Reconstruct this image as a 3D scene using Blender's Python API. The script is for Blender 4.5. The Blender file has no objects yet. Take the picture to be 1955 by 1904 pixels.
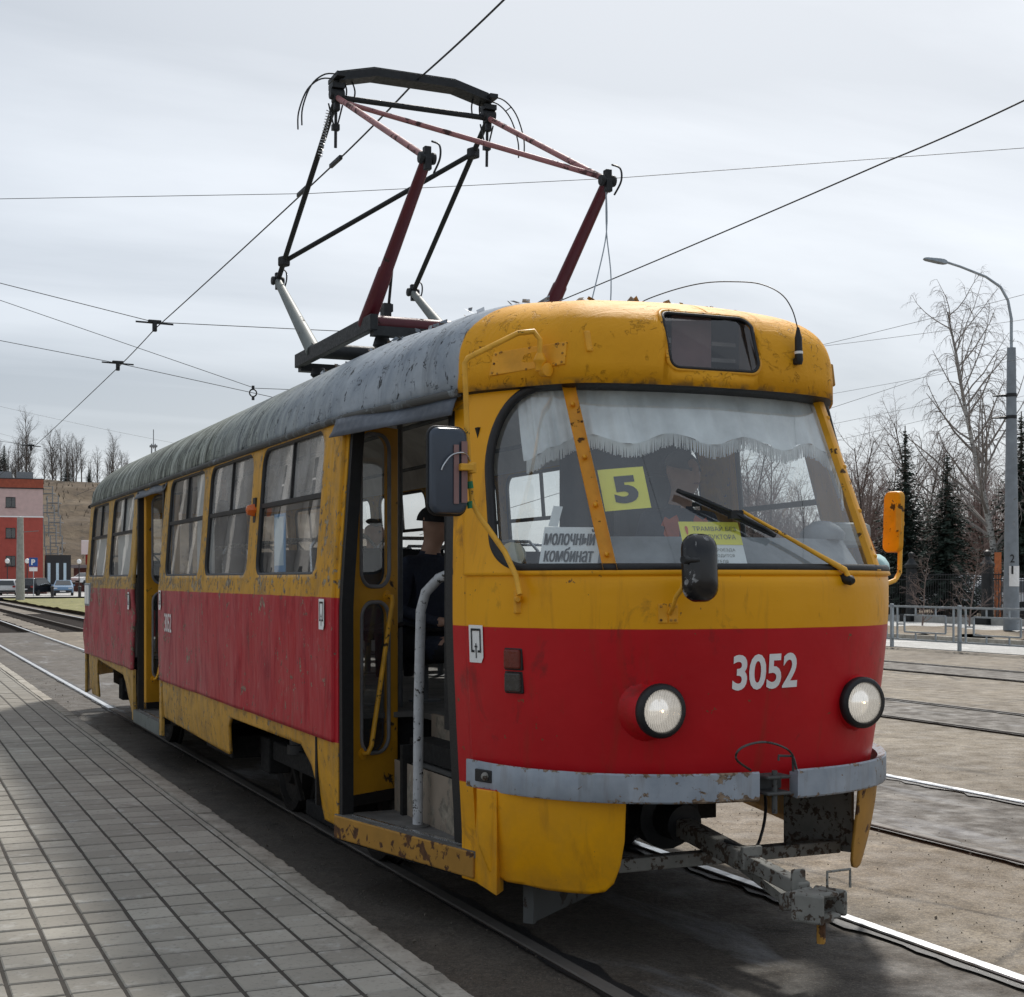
import bpy, bmesh, math, random
import numpy as np
from mathutils import Vector, Matrix, Euler, noise as mnoise
R = math.radians
rnd = random.Random(7)
scene = bpy.context.scene
C = scene.collection

# ------------------------------------------------------------------ camera, sky, sun, exposure
CAM_H, YAW, FPX, XW = 1.6165, 0.4134, 2745.0, 1955.0
cam_d = bpy.data.cameras.new('camera'); cam = bpy.data.objects.new('camera', cam_d); C.objects.link(cam)
cam_d.sensor_fit = 'HORIZONTAL'; cam_d.sensor_width = 36.0; cam_d.lens = FPX / XW * 36.0
cam_d.shift_y = (1105.6 - 952.0) / XW
cam_d.clip_start = 0.1; cam_d.clip_end = 4000
cam.location = (0, 0, CAM_H); cam.rotation_euler = (R(90), 0, -YAW)
scene.camera = cam

SUN = Vector((1.53, 2.0, 2.65)).normalized()
EL = math.asin(SUN.z); AZ = math.atan2(SUN.x, SUN.y)
world = bpy.data.worlds.new('World'); scene.world = world; world.use_nodes = True
def build_world():
    nt = world.node_tree; nt.nodes.clear()
    def n(t, **k):
        o = nt.nodes.new(t)
        for a, b in k.items(): setattr(o, a, b)
        return o
    L = nt.links.new
    tc = n('ShaderNodeTexCoord'); sep = n('ShaderNodeSeparateXYZ'); L(tc.outputs['Generated'], sep.inputs[0])
    # clouds: the view direction cast on a flat cloud deck
    zz = n('ShaderNodeMath', operation='MAXIMUM'); L(sep.outputs[2], zz.inputs[0]); zz.inputs[1].default_value = 0.0
    za = n('ShaderNodeMath', operation='ADD'); L(zz.outputs[0], za.inputs[0]); za.inputs[1].default_value = 0.12
    dv = n('ShaderNodeVectorMath', operation='DIVIDE'); cb = n('ShaderNodeCombineXYZ')
    for i in range(3): L(za.outputs[0], cb.inputs[i])
    L(tc.outputs['Generated'], dv.inputs[0]); L(cb.outputs[0], dv.inputs[1])
    mp = n('ShaderNodeMapping'); mp.inputs['Rotation'].default_value = (0, 0, R(-28)); mp.inputs['Scale'].default_value = (0.42, 1.15, 0.0)
    L(dv.outputs[0], mp.inputs[0])
    no = n('ShaderNodeTexNoise'); no.inputs['Scale'].default_value = 0.9; no.inputs['Detail'].default_value = 7; no.inputs['Roughness'].default_value = 0.52
    no.inputs['Distortion'].default_value = 0.35
    L(mp.outputs[0], no.inputs['Vector'])
    rp = n('ShaderNodeValToRGB'); e = rp.color_ramp.elements
    e[0].position = 0.36; e[0].color = (0.245, 0.28, 0.325, 1); e[1].position = 0.66; e[1].color = (0.47, 0.505, 0.55, 1)
    L(no.outputs[0], rp.inputs[0])
    # veiled sun: the cloud deck glows around it
    nm = n('ShaderNodeVectorMath', operation='NORMALIZE'); L(tc.outputs['Generated'], nm.inputs[0])
    dt = n('ShaderNodeVectorMath', operation='DOT_PRODUCT'); L(nm.outputs[0], dt.inputs[0]); dt.inputs[1].default_value = SUN
    mr = n('ShaderNodeMapRange', interpolation_type='SMOOTHERSTEP'); L(dt.outputs['Value'], mr.inputs[0])
    mr.inputs[1].default_value = 0.55; mr.inputs[2].default_value = 1.0; mr.inputs[3].default_value = 0.0; mr.inputs[4].default_value = 0.75
    gl = n('ShaderNodeMix', data_type='RGBA', blend_type='ADD'); gl.inputs[0].default_value = 1.0
    gc = n('ShaderNodeMix', data_type='RGBA'); L(mr.outputs[0], gc.inputs[0]); gc.inputs[6].default_value = (0, 0, 0, 1); gc.inputs[7].default_value = (0.42, 0.40, 0.37, 1)
    L(rp.outputs[0], gl.inputs[6]); L(gc.outputs[2], gl.inputs[7])
    # brighter, slightly warm thin cloud low down
    hz = n('ShaderNodeMapRange', interpolation_type='SMOOTHSTEP'); L(sep.outputs[2], hz.inputs[0])
    hz.inputs[1].default_value = 0.02; hz.inputs[2].default_value = 0.22; hz.inputs[3].default_value = 0.55; hz.inputs[4].default_value = 0.0
    hm = n('ShaderNodeMix', data_type='RGBA'); L(hz.outputs[0], hm.inputs[0]); L(gl.outputs[2], hm.inputs[6]); hm.inputs[7].default_value = (0.52, 0.535, 0.55, 1)
    sky = n('ShaderNodeTexSky', sky_type='NISHITA', sun_disc=False); sky.sun_elevation = EL; sky.sun_rotation = AZ
    sb = n('ShaderNodeBackground'); L(sky.outputs[0], sb.inputs[0]); sb.inputs[1].default_value = 0.08
    cbk = n('ShaderNodeBackground'); L(hm.outputs[2], cbk.inputs[0]); cbk.inputs[1].default_value = 1.0
    ms = n('ShaderNodeMixShader'); ms.inputs[0].default_value = 0.88; L(sb.outputs[0], ms.inputs[1]); L(cbk.outputs[0], ms.inputs[2])
    out = n('ShaderNodeOutputWorld'); L(ms.outputs[0], out.inputs[0])
build_world()
sun_d = bpy.data.lights.new('sun', 'SUN'); sun_d.energy = 2.2; sun_d.angle = R(5.0); sun_d.color = (1.0, 0.95, 0.88)
sun_o = bpy.data.objects.new('sun', sun_d); C.objects.link(sun_o); sun_o.rotation_euler = SUN.to_track_quat('Z', 'Y').to_euler()
vs = scene.view_settings; vs.view_transform = 'Standard'; vs.look = 'None'; vs.exposure = 0.58; vs.gamma = 1.0; vs.use_curve_mapping = False

# ------------------------------------------------------------------ material helpers
class G:
    def __init__(s, name):
        s.m = bpy.data.materials.new(name); s.m.use_nodes = True; s.nt = s.m.node_tree
        s.b = s.nt.nodes['Principled BSDF']; s.out = s.nt.nodes['Material Output']; s._obj = None
    def n(s, typ, ins=None, out=0, **at):
        nd = s.nt.nodes.new(typ)
        for k, v in at.items(): setattr(nd, k, v)
        for k, v in (ins or {}).items(): s.put(nd.inputs[k], v)
        return nd.outputs[out]
    def put(s, sock, v):
        if isinstance(v, bpy.types.NodeSocket): s.nt.links.new(v, sock)
        elif isinstance(v, (tuple, list)) and len(v) == 3 and sock.type == 'RGBA': sock.default_value = (*v, 1)
        else: sock.default_value = v
    def set(s, **k):
        for a, v in k.items(): s.put(s.b.inputs[a.replace('_', ' ')], v)
        return s
    def obj(s):
        if s._obj is None: s._obj = s.n('ShaderNodeTexCoord', out=3)
        return s._obj
    def scaled(s, v, sc): return s.n('ShaderNodeVectorMath', {0: v, 1: sc}, operation='MULTIPLY')
    def noise(s, scale, detail=4, rough=.55, vec=None, dist=0.0, out=0):
        return s.n('ShaderNodeTexNoise', {'Vector': vec or s.obj(), 'Scale': scale, 'Detail': detail, 'Roughness': rough, 'Distortion': dist}, out=out)
    def mr(s, v, a, b, c=0.0, d=1.0): return s.n('ShaderNodeMapRange', {0: v, 1: a, 2: b, 3: c, 4: d})
    def mix(s, f, a, b):
        nd = s.nt.nodes.new('ShaderNodeMix'); nd.data_type = 'RGBA'
        for i, v in ((0, f), (6, a), (7, b)): s.put(nd.inputs[i], v)
        return nd.outputs[2]
    def ma(s, op, a, b=0.0):
        return s.n('ShaderNodeMath', {0: a, 1: b}, operation=op)
    def sep(s, v=None):
        nd = s.nt.nodes.new('ShaderNodeSeparateXYZ'); s.nt.links.new(v or s.obj(), nd.inputs[0]); return nd.outputs
    def bump(s, h, st=.4, d=.01):
        s.put(s.b.inputs['Normal'], s.n('ShaderNodeBump', {'Height': h, 'Strength': st, 'Distance': d}))
    def rand(s): return s.n('ShaderNodeObjectInfo', out='Random')

MT = {}
def plain(name, col, rough=.6, metal=0.0, var=.25, scale=8.0, bump=.15, spec=.5):
    """colour with grain: soft mottling, fine relief and uneven gloss"""
    if name in MT: return MT[name]
    g = G(name); nz = g.noise(scale, 5); n2 = g.noise(scale * 6, 3)
    f = g.mr(nz, .3, .7)
    dark = tuple(c * (1 - var) for c in col); lite = tuple(min(1, c * (1 + var * .7)) for c in col)
    g.set(Base_Color=g.mix(f, dark, lite), Metallic=metal, Roughness=g.mr(n2, .3, .7, max(0.03, rough - .12), min(1, rough + .12)))
    g.b.inputs['Specular IOR Level'].default_value = spec
    if bump: g.bump(n2, bump, .004)
    MT[name] = g.m; return g.m

def chipped(name, col, under, amount=.62, scale=16, rough=.5, seed=0.0, bump=.5):
    """painted metal with chips down to what lies under"""
    if name in MT: return MT[name]
    g = G(name); v = g.n('ShaderNodeVectorMath', {0: g.obj(), 1: (seed, seed, seed)}, operation='ADD')
    a = g.noise(scale, 6, .62, v, .3); bigv = g.noise(scale * .22, 3, .5, v)
    m = g.mr(g.ma('ADD', a, g.ma('MULTIPLY', bigv, .45)), amount + .2, amount + .235)
    tone = g.mr(g.noise(scale * .4, 4, .6, v), .3, .7)
    base = g.mix(tone, tuple(c * .8 for c in col), tuple(min(1, c * 1.12) for c in col))
    rust = g.mix(g.mr(g.noise(scale * 2, 3, .6, v), .35, .65), under, tuple(c * .45 for c in under))
    g.set(Base_Color=g.mix(m, base, rust), Roughness=g.mr(m, 0, 1, rough, .85))
    g.bump(g.ma('SUBTRACT', 1.0, m), bump, .003)
    MT[name] = g.m; return g.m

def fres(g, ior):
    """mirror share of a thin pane, the same from both sides"""
    ge = g.nt.nodes.new('ShaderNodeNewGeometry'); d = g.n('ShaderNodeVectorMath', {0: ge.outputs['Incoming'], 1: ge.outputs['Normal']}, out=1, operation='DOT_PRODUCT')
    c = g.ma('SUBTRACT', 1.0, g.ma('ABSOLUTE', d)); f0 = 2 * ((ior - 1) / (ior + 1)) ** 2; c5 = g.ma('POWER', c, 4.2)
    return g.ma('ADD', f0, g.ma('MULTIPLY', c5, .85 - f0))
def glass(name, tint=(.9, .93, .94), film=0.06, filmcol=(.55, .57, .58), ior=1.5, rough=0.0):
    """window glass: mirrors by angle, lets the rest through, thin film for dust and painted-in reflections"""
    if name in MT: return MT[name]
    g = G(name); nt = g.nt; nt.nodes.remove(g.b)
    tr = nt.nodes.new('ShaderNodeBsdfTransparent'); tr.inputs[0].default_value = (*tint, 1)
    gl = nt.nodes.new('ShaderNodeBsdfGlossy'); gl.inputs[0].default_value = (1, 1, 1, 1); gl.inputs['Roughness'].default_value = rough
    df = nt.nodes.new('ShaderNodeBsdfDiffuse'); df.inputs[0].default_value = (*filmcol, 1)
    nz = g.noise(3.0, 6, .6); f = g.mr(nz, .35, .75, film * .5, film * 1.6)
    m1 = nt.nodes.new('ShaderNodeMixShader'); g.put(m1.inputs[0], f); nt.links.new(tr.outputs[0], m1.inputs[1]); nt.links.new(df.outputs[0], m1.inputs[2])
    wob = g.n('ShaderNodeBump', {'Height': g.noise(2.3, 2, .4), 'Strength': .03, 'Distance': .010})
    nt.links.new(wob, gl.inputs['Normal'])
    fr = fres(g, ior); m2 = nt.nodes.new('ShaderNodeMixShader')
    g.put(m2.inputs[0], g.ma('MULTIPLY', fr, 1.0)); nt.links.new(m1.outputs[0], m2.inputs[1]); nt.links.new(gl.outputs[0], m2.inputs[2])
    nt.links.new(m2.outputs[0], g.out.inputs[0]); MT[name] = g.m; return g.m

YEL = (.88, .41, .007); RED = (.56, .009, .015)
def mat_side():
    g = G('old_side_paint'); o = g.obj(); x, y, z = g.sep()
    streakv = g.scaled(o, (1, 1.7, .7)); st = g.noise(1.3, 6, .62, streakv, .8); sf = g.noise(4, 5, .6, g.scaled(o, (1, 1.8, .6)), .6)
    back = g.mr(y, 3.4, 7.6)
    fade = g.mr(g.ma('ADD', g.ma('MULTIPLY', back, .55), g.ma('MULTIPLY', g.ma('SUBTRACT', st, .5), .9)), .02, .62)
    red = g.mix(fade, (.44, .012, .022), (.44, .105, .115))
    red = g.mix(g.mr(sf, .50, .72, 0, .65), red, (.19, .012, .022)); red = g.mix(g.mr(g.noise(9, 6, .7, g.scaled(o, (1, 1.5, .8)), .5), .60, .72, 0, .6), red, (.46, .20, .19))
    yel = g.mix(g.mr(y, 2.2, 9.0), (.64, .315, .014), (.55, .335, .085))
    yel = g.mix(g.mr(g.noise(4.5, 6, .65, None, .5), .46, .72, 0, .75), yel, (.27, .155, .04)); yel = g.mix(g.mr(g.noise(13, 5, .65), .58, .68, 0, .7), yel, (.13, .085, .035))
    isred = g.mr(g.ma('ADD', z, g.ma('MULTIPLY', g.noise(6, 2), .008)), 1.521, 1.525, 1, 0)
    isred = g.ma('MULTIPLY', isred, g.mr(z, .7565, .7566))
    col = g.mix(isred, yel, red)
    ch = g.noise(17, 6, .66, None, .25); big = g.noise(2.2, 3)
    edge = g.mr(g.ma('ABSOLUTE', g.ma('SUBTRACT', z, 1.60)), 0, .10, .10, 0)
    amt = g.ma('ADD', g.ma('ADD', ch, g.ma('MULTIPLY', big, .35)), g.ma('ADD', edge, g.ma('MULTIPLY', g.mr(y, 3, 11), .045)))
    m = g.mr(amt, .80, .82)
    under = g.mix(g.mr(g.noise(30, 3), .4, .6), (.10, .07, .05), (.36, .31, .22))
    col = g.mix(m, col, under)
    drip = g.mr(g.noise(3, 6, .65, g.scaled(o, (1, 5, .55)), .5), .57, .72, 0, .55)
    col = g.mix(drip, col, (.11, .08, .06))
    g.set(Base_Color=col, Roughness=g.mr(sf, .3, .7, .40, .65), Specular_IOR_Level=.35)
    g.bump(g.ma('SUBTRACT', g.ma('MULTIPLY', g.ma('ADD', g.noise(1.5, 3, .5, g.scaled(o, (1, 1.9, .55)), .6), g.ma('MULTIPLY', g.noise(5, 4, .6, g.scaled(o, (1, 1.6, .8)), .5), .25)), 7.0), m), .75, .006)
    MT['side'] = g.m
def mat_front():
    g = G('front_paint'); o = g.obj(); x, y, z = g.sep()
    n1 = g.noise(2.2, 5); n2 = g.noise(11, 5)
    yel = g.mix(g.mr(n1, .3, .75), (.80, .36, .006), YEL); red = g.mix(g.mr(n1, .3, .7), (.47, .007, .012), RED)
    isred = g.mr(g.ma('ADD', z, g.ma('MULTIPLY', n1, .006)), 1.411, 1.414, 1, 0)
    isred = g.ma('MULTIPLY', isred, g.mr(z, .695, .70))
    col = g.mix(isred, yel, red)
    scuff = g.mr(g.noise(3.2, 6, .68, g.scaled(o, (1.6, 1, 1)), .6), .60, .72, 0, .55)
    col = g.mix(scuff, col, (.07, .022, .018))
    grime = g.ma('MULTIPLY', g.mr(z, .80, .22, 0, .45), g.mr(g.noise(6, 6, .65), .38, .70)); col = g.mix(grime, col, (.12, .085, .05)); run = g.mr(g.noise(4, 5, .6, g.scaled(o, (3.0, 3.0, .35)), .4), .56, .72, 0, .30); col = g.mix(run, col, (.16, .05, .02))
    m = g.mr(g.ma('ADD', g.noise(22, 5, .6), g.ma('MULTIPLY', g.noise(3, 2), .3)), .845, .86)
    col = g.mix(m, col, (.16, .085, .035))
    g.set(Base_Color=col, Roughness=g.mr(n2, .3, .7, .34, .48), Specular_IOR_Level=.28)
    brush = g.noise(40, 3, .5, g.scaled(o, (.25, .25, 1.6)))
    g.bump(g.ma('ADD', g.ma('ADD', g.ma('MULTIPLY', n1, 1.2), g.ma('MULTIPLY', g.noise(5, 3), .35)), g.ma('MULTIPLY', brush, .05)), .5, .014)
    MT['front'] = g.m
def mat_roof():
    g = G('peeling_roof_paint'); o = g.obj(); x, y, z = g.sep()
    area = g.noise(2.6, 4, .6); iso = g.ma('ABSOLUTE', g.ma('SUBTRACT', g.noise(6.5, 4, .6, None, .8), .5)); iso2 = g.ma('ABSOLUTE', g.ma('SUBTRACT', g.noise(9, 3, .5, g.scaled(o, (1, 1, 1.4)), 1.2), .52))
    broken = g.mr(g.noise(11, 3), .50, .56)
    crack = g.ma('MULTIPLY', g.mr(iso, .004, .012, 1, 0), g.ma('MULTIPLY', broken, g.mr(area, .40, .55)))
    # grey: bluish in front, lichen and grime at the back, run-off streaks down the curve
    stv = g.scaled(o, (.55, 5.5, .55)); st1 = g.noise(1.5, 6, .62, stv, .8); st2 = g.noise(3.5, 7, .68, g.scaled(o, (.8, 3.4, .8)), 1.0)
    rear = g.mr(g.ma('ADD', y, g.ma('MULTIPLY', g.noise(1.2, 4), 3.4)), 3.6, 7.4)
    grey = g.mix(g.mr(g.noise(5, 5), .3, .7), (.25, .29, .34), (.42, .465, .51))
    grey = g.mix(g.mr(st1, .52, .70, 0, .6), grey, (.12, .135, .15))
    lich = g.mix(g.mr(st2, .40, .60), (.045, .05, .042), (.30, .33, .285)); lich = g.mix(g.mr(st1, .50, .64, 0, .9), lich, (.46, .49, .45)); lich = g.mix(g.mr(g.noise(10, 6, .7, g.scaled(o, (1, 2, 1)), .4), .54, .64, 0, .85), lich, (.035, .04, .035))
    grey = g.mix(rear, grey, lich)
    spot = g.mr(g.noise(9, 6, .66, g.scaled(o, (1, 1.9, 1)), .5), .625, .645)
    grey = g.mix(g.ma('MULTIPLY', spot, .9), grey, (.045, .05, .052)); grey = g.mix(crack, grey, (.05, .055, .06))
    yel = g.mix(g.mr(g.noise(2.5, 5), .3, .7), (.74, .335, .008), (.85, .395, .009))
    ycr = g.ma('MULTIPLY', g.mr(iso2, .003, .010, 1, 0), g.ma('MULTIPLY', g.mr(g.noise(7, 3), .54, .58), g.mr(area, .53, .60)))
    yel = g.mix(g.ma('MULTIPLY', ycr, .85), yel, (.17, .075, .02)); low = g.mr(z, 2.473, 2.50, .8, 0)
    yel = g.mix(g.ma('MULTIPLY', low, g.mr(g.noise(14, 5), .45, .6)), yel, (.20, .12, .05))
    edge = g.ma('ADD', y, g.ma('MULTIPLY', g.noise(6, 4), .06))
    isy = g.mr(edge, 1.175, 1.185, 1, 0); col = g.mix(isy, grey, yel)
    g.set(Base_Color=col, Roughness=g.mr(isy, 0, 1, .78, .62), Specular_IOR_Level=.3)
    h = g.ma('SUBTRACT', g.ma('ADD', g.ma('MULTIPLY', st2, .6), g.ma('MULTIPLY', g.noise(4, 6, .6), .5)), g.ma('ADD', g.ma('MULTIPLY', spot, .4), g.ma('MULTIPLY', g.ma('MAXIMUM', ycr, crack), .6)))
    g.bump(h, .9, .014); MT['roof'] = g.m
mat_side(); mat_front(); mat_roof()
def mat_bumper():
    g = G('bumper_paint'); o = g.obj(); x, y, z = g.sep(); e = g.ma('MAXIMUM', g.mr(z, .795, .812), g.mr(z, .712, .695)); mid_ = g.mr(g.ma('ABSOLUTE', g.ma('ADD', x, .22)), .45, .05)
    a = g.ma('ADD', g.noise(26, 6, .66, None, .4), g.ma('MULTIPLY', g.noise(5, 4), .30)); amt = g.ma('ADD', a, g.ma('ADD', g.ma('MULTIPLY', e, .12), g.ma('MULTIPLY', mid_, .10)))
    m = g.mr(amt, .80, .825); st = g.mr(g.noise(7, 5, .6, g.scaled(o, (3, 3, .4))), .50, .72, 0, .5)
    base = g.mix(g.mr(g.noise(9, 5), .3, .7), (.27, .31, .36), (.38, .42, .47)); base = g.mix(st, base, (.20, .17, .14)); rust = g.mix(g.mr(g.noise(40, 3), .4, .6), (.13, .08, .045), (.30, .22, .15))
    g.set(Base_Color=g.mix(m, base, rust), Roughness=.55); g.bump(g.ma('SUBTRACT', g.ma('MULTIPLY', g.noise(6, 3), .8), m), .5, .004); MT['bumper'] = g.m
mat_bumper()
chipped('coupler', (.235, .23, .205), (.12, .085, .06), .56, 34, .65)
chipped('rusty_yellow', (.42, .21, .03), (.15, .065, .025), .57, 14, .7)
chipped('yellow_pipe', (.82, .42, .03), (.10, .06, .03), .66, 30, .5)
chipped('worn_white', (.46, .47, .48), (.07, .06, .05), .62, 45, .55)
chipped('yellow_part', (.80, .37, .010), (.15, .08, .03), .66, 20, .45)
chipped('door_yellow', (.68, .32, .012), (.09, .055, .03), .68, 9, .5)
chipped('maroon', (.105, .010, .018), (.06, .04, .03), .72, 10, .45)
chipped('pink_tube', (.36, .15, .15), (.12, .05, .05), .60, 12, .55)
chipped('grey_tube', (.16, .18, .17), (.07, .05, .035), .70, 10, .55)
chipped('gutter_grime', (.075, .075, .07), (.22, .24, .25), .60, 9, .8)
chipped('dark_plate', (.075, .078, .075), (.05, .035, .025), .6, 12, .7)
plain('black_iron', (.018, .02, .022), .55, .2); plain('rubber', (.012, .012, .013), .55, 0, .3, 30)
plain('dark_under', (.008, .0075, .007), .85, 0, .4, 6); plain('wheel_steel', (.028, .025, .023), .6, .5)
plain('rail_head', (.60, .61, .62), .34, .9, .12, 1.2, 0); plain('rail_dull_shade', (.13, .118, .105), .7, .3, .3, 1.5, 0); plain('rail_side', (.045, .033, .026), .8, .2)
plain('interior_grey', (.36, .36, .34), .7, 0, .3, 3); plain('interior_ceiling', (.62, .62, .60), .6, 0, .25, 3)
plain('cab_grey', (.26, .27, .28), .6); plain('floor_rubber', (.13, .124, .115), .75, 0, .4, 5, .3)
chipped('step_riser', (.24, .195, .15), (.32, .28, .22), .55, 9, .8)
plain('seat_black', (.02, .022, .028), .5); plain('steel_bright', (.55, .56, .57), .25, .9)
plain('curtain', (.82, .82, .80), .9, 0, .22, 5, .3); plain('white_paper', (.88, .88, .86), .8, 0, .06, 6, .02)
plain('yellow_paper', (.93, .84, .08), .7, 0, .06, 5, .02); plain('ink', (.02, .02, .022), .7, 0, .2, 9, 0)
plain('white_paint', (.86, .855, .845), .5, 0, .08, 14, .05); plain('amber', (.62, .13, .02), .25); plain('dull_red_lens', (.16, .022, .01), .3)
plain('smoke_lens', (.05, .045, .04), .25); plain('tan_seal', (.22, .22, .23), .5)
plain('bluegrey_vinyl', (.085, .10, .125), .55, 0, .3, 4); plain('roller_brown', (.30, .18, .17), .85, 0, .15, 5)
plain('skin', (.55, .33, .24), .6, 0, .15, 12); plain('coat', (.026, .032, .055), .85, 0, .3, 10); plain('trousers', (.02, .02, .024), .85, 0, .3, 10)
plain('hair', (.10, .09, .08), .7); plain('hi_vis', (.80, .13, .03), .6); plain('galv', (.36, .40, .43), .5, .45, .2, 6)
plain('concrete', (.40, .40, .38), .85, 0, .2, 5, .3); plain('pale_stone', (.40, .39, .375), .85, 0, .15, .6, .3); plain('red_render', (.42, .085, .065), .85, 0, .12, 2, .1)
plain('pink_render', (.58, .42, .40), .85, 0, .1, 2, .1); plain('parapet', (.36, .085, .045), .7, 0, .2, 4); plain('dark_frame', (.02, .02, .022), .5)
plain('brown_wall', (.13, .06, .05), .9); plain('bark', (.10, .080, .066), .9, 0, .3, 6, .4); plain('twig', (.20, .15, .13), .9, 0, .3, 4, 0)
plain('scrub', (.10, .08, .058), .95, 0, .3, 1, 0); plain('birch_twig', (.29, .26, .24), .9, 0, .3, 4, 0); plain('twig_red', (.245, .17, .15), .9, 0, .3, 4, 0)
plain('spruce', (.014, .028, .017), .8, 0, .5, 4, 0); plain('far_twig', (.13, .115, .105), .9, 0, .3, 4, 0)
plain('mirror_black', (.014, .014, .016), .35); plain('wire', (.03, .032, .035), .6, .3); plain('mesh_grey', (.14, .15, .16), .6)
plain('tyre', (.015, .015, .016), .8); plain('car_white', (.62, .63, .64), .3, 0, .05); plain('car_black', (.012, .013, .018), .25, .2, .1)
plain('car_blue', (.15, .24, .36), .3, .4, .08); plain('plate', (.7, .7, .7), .5); plain('tail_red', (.30, .02, .02), .3); plain('sign_blue', (.02, .09, .34), .5)
plain('orange_board', (.50, .16, .06), .8); plain('grey_stairs', (.26, .27, .28), .7); plain('poster_blue', (.10, .32, .62), .6, 0, .1); plain('poster_pale', (.55, .70, .80), .6, 0, .1)
plain('clear_bag', (.45, .66, .66), .2); plain('tape', (.62, .60, .48), .7); plain('green_tape', (.02, .22, .10), .6); plain('silver', (.90, .90, .89), .22, .85, .02, 8, 0)
glass('windscreen_glass', (.90, .94, .95), .06, (.66, .74, .78), 1.6)  # pale bluish film paints in the sky's reflection on the windscreen
glass('clear_glass', (.92, .94, .94), .05, (.65, .66, .67), 1.5); glass('sheen_film_glass', (.80, .82, .82), .42, (.75, .75, .74), 1.5)  # whitish film of the upper side panes stands in for a reflected facade
glass('mid_glass', (.86, .88, .88), .14, (.75, .75, .75), 1.5); glass('car_glass', (.12, .14, .15), .03); glass('building_glass', (.10, .12, .14), .05)  # mid_glass film also paints in some of that reflection
glass('display_glass', (.86, .86, .88), .03, (.35, .36, .40)); glass('lamp_glass', (.95, .95, .93), .34, (.92, .92, .90))

def lit_lens():
    g = G('lit_lens'); nt = g.nt; nt.nodes.remove(g.b); src = glass('lamp_glass').node_tree
    tr = nt.nodes.new('ShaderNodeBsdfTransparent'); gl = nt.nodes.new('ShaderNodeBsdfGlossy'); gl.inputs['Roughness'].default_value = .03
    em = nt.nodes.new('ShaderNodeEmission'); em.inputs[0].default_value = (1.0, .93, .82, 1); em.inputs[1].default_value = .9
    fl = g.n('ShaderNodeTexWave', {'Vector': g.obj(), 'Scale': 40.0, 'Distortion': 4.0, 'Detail': 2.0}, bands_direction='X')
    m1 = nt.nodes.new('ShaderNodeMixShader'); g.put(m1.inputs[0], g.mr(fl, 0, 1, .12, .30)); nt.links.new(tr.outputs[0], m1.inputs[1]); nt.links.new(em.outputs[0], m1.inputs[2])
    m2 = nt.nodes.new('ShaderNodeMixShader'); g.put(m2.inputs[0], fres(g, 1.5)); nt.links.new(m1.outputs[0], m2.inputs[1]); nt.links.new(gl.outputs[0], m2.inputs[2]); nt.links.new(m2.outputs[0], g.out.inputs[0]); MT['lit_lens'] = g.m
lit_lens()

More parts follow.
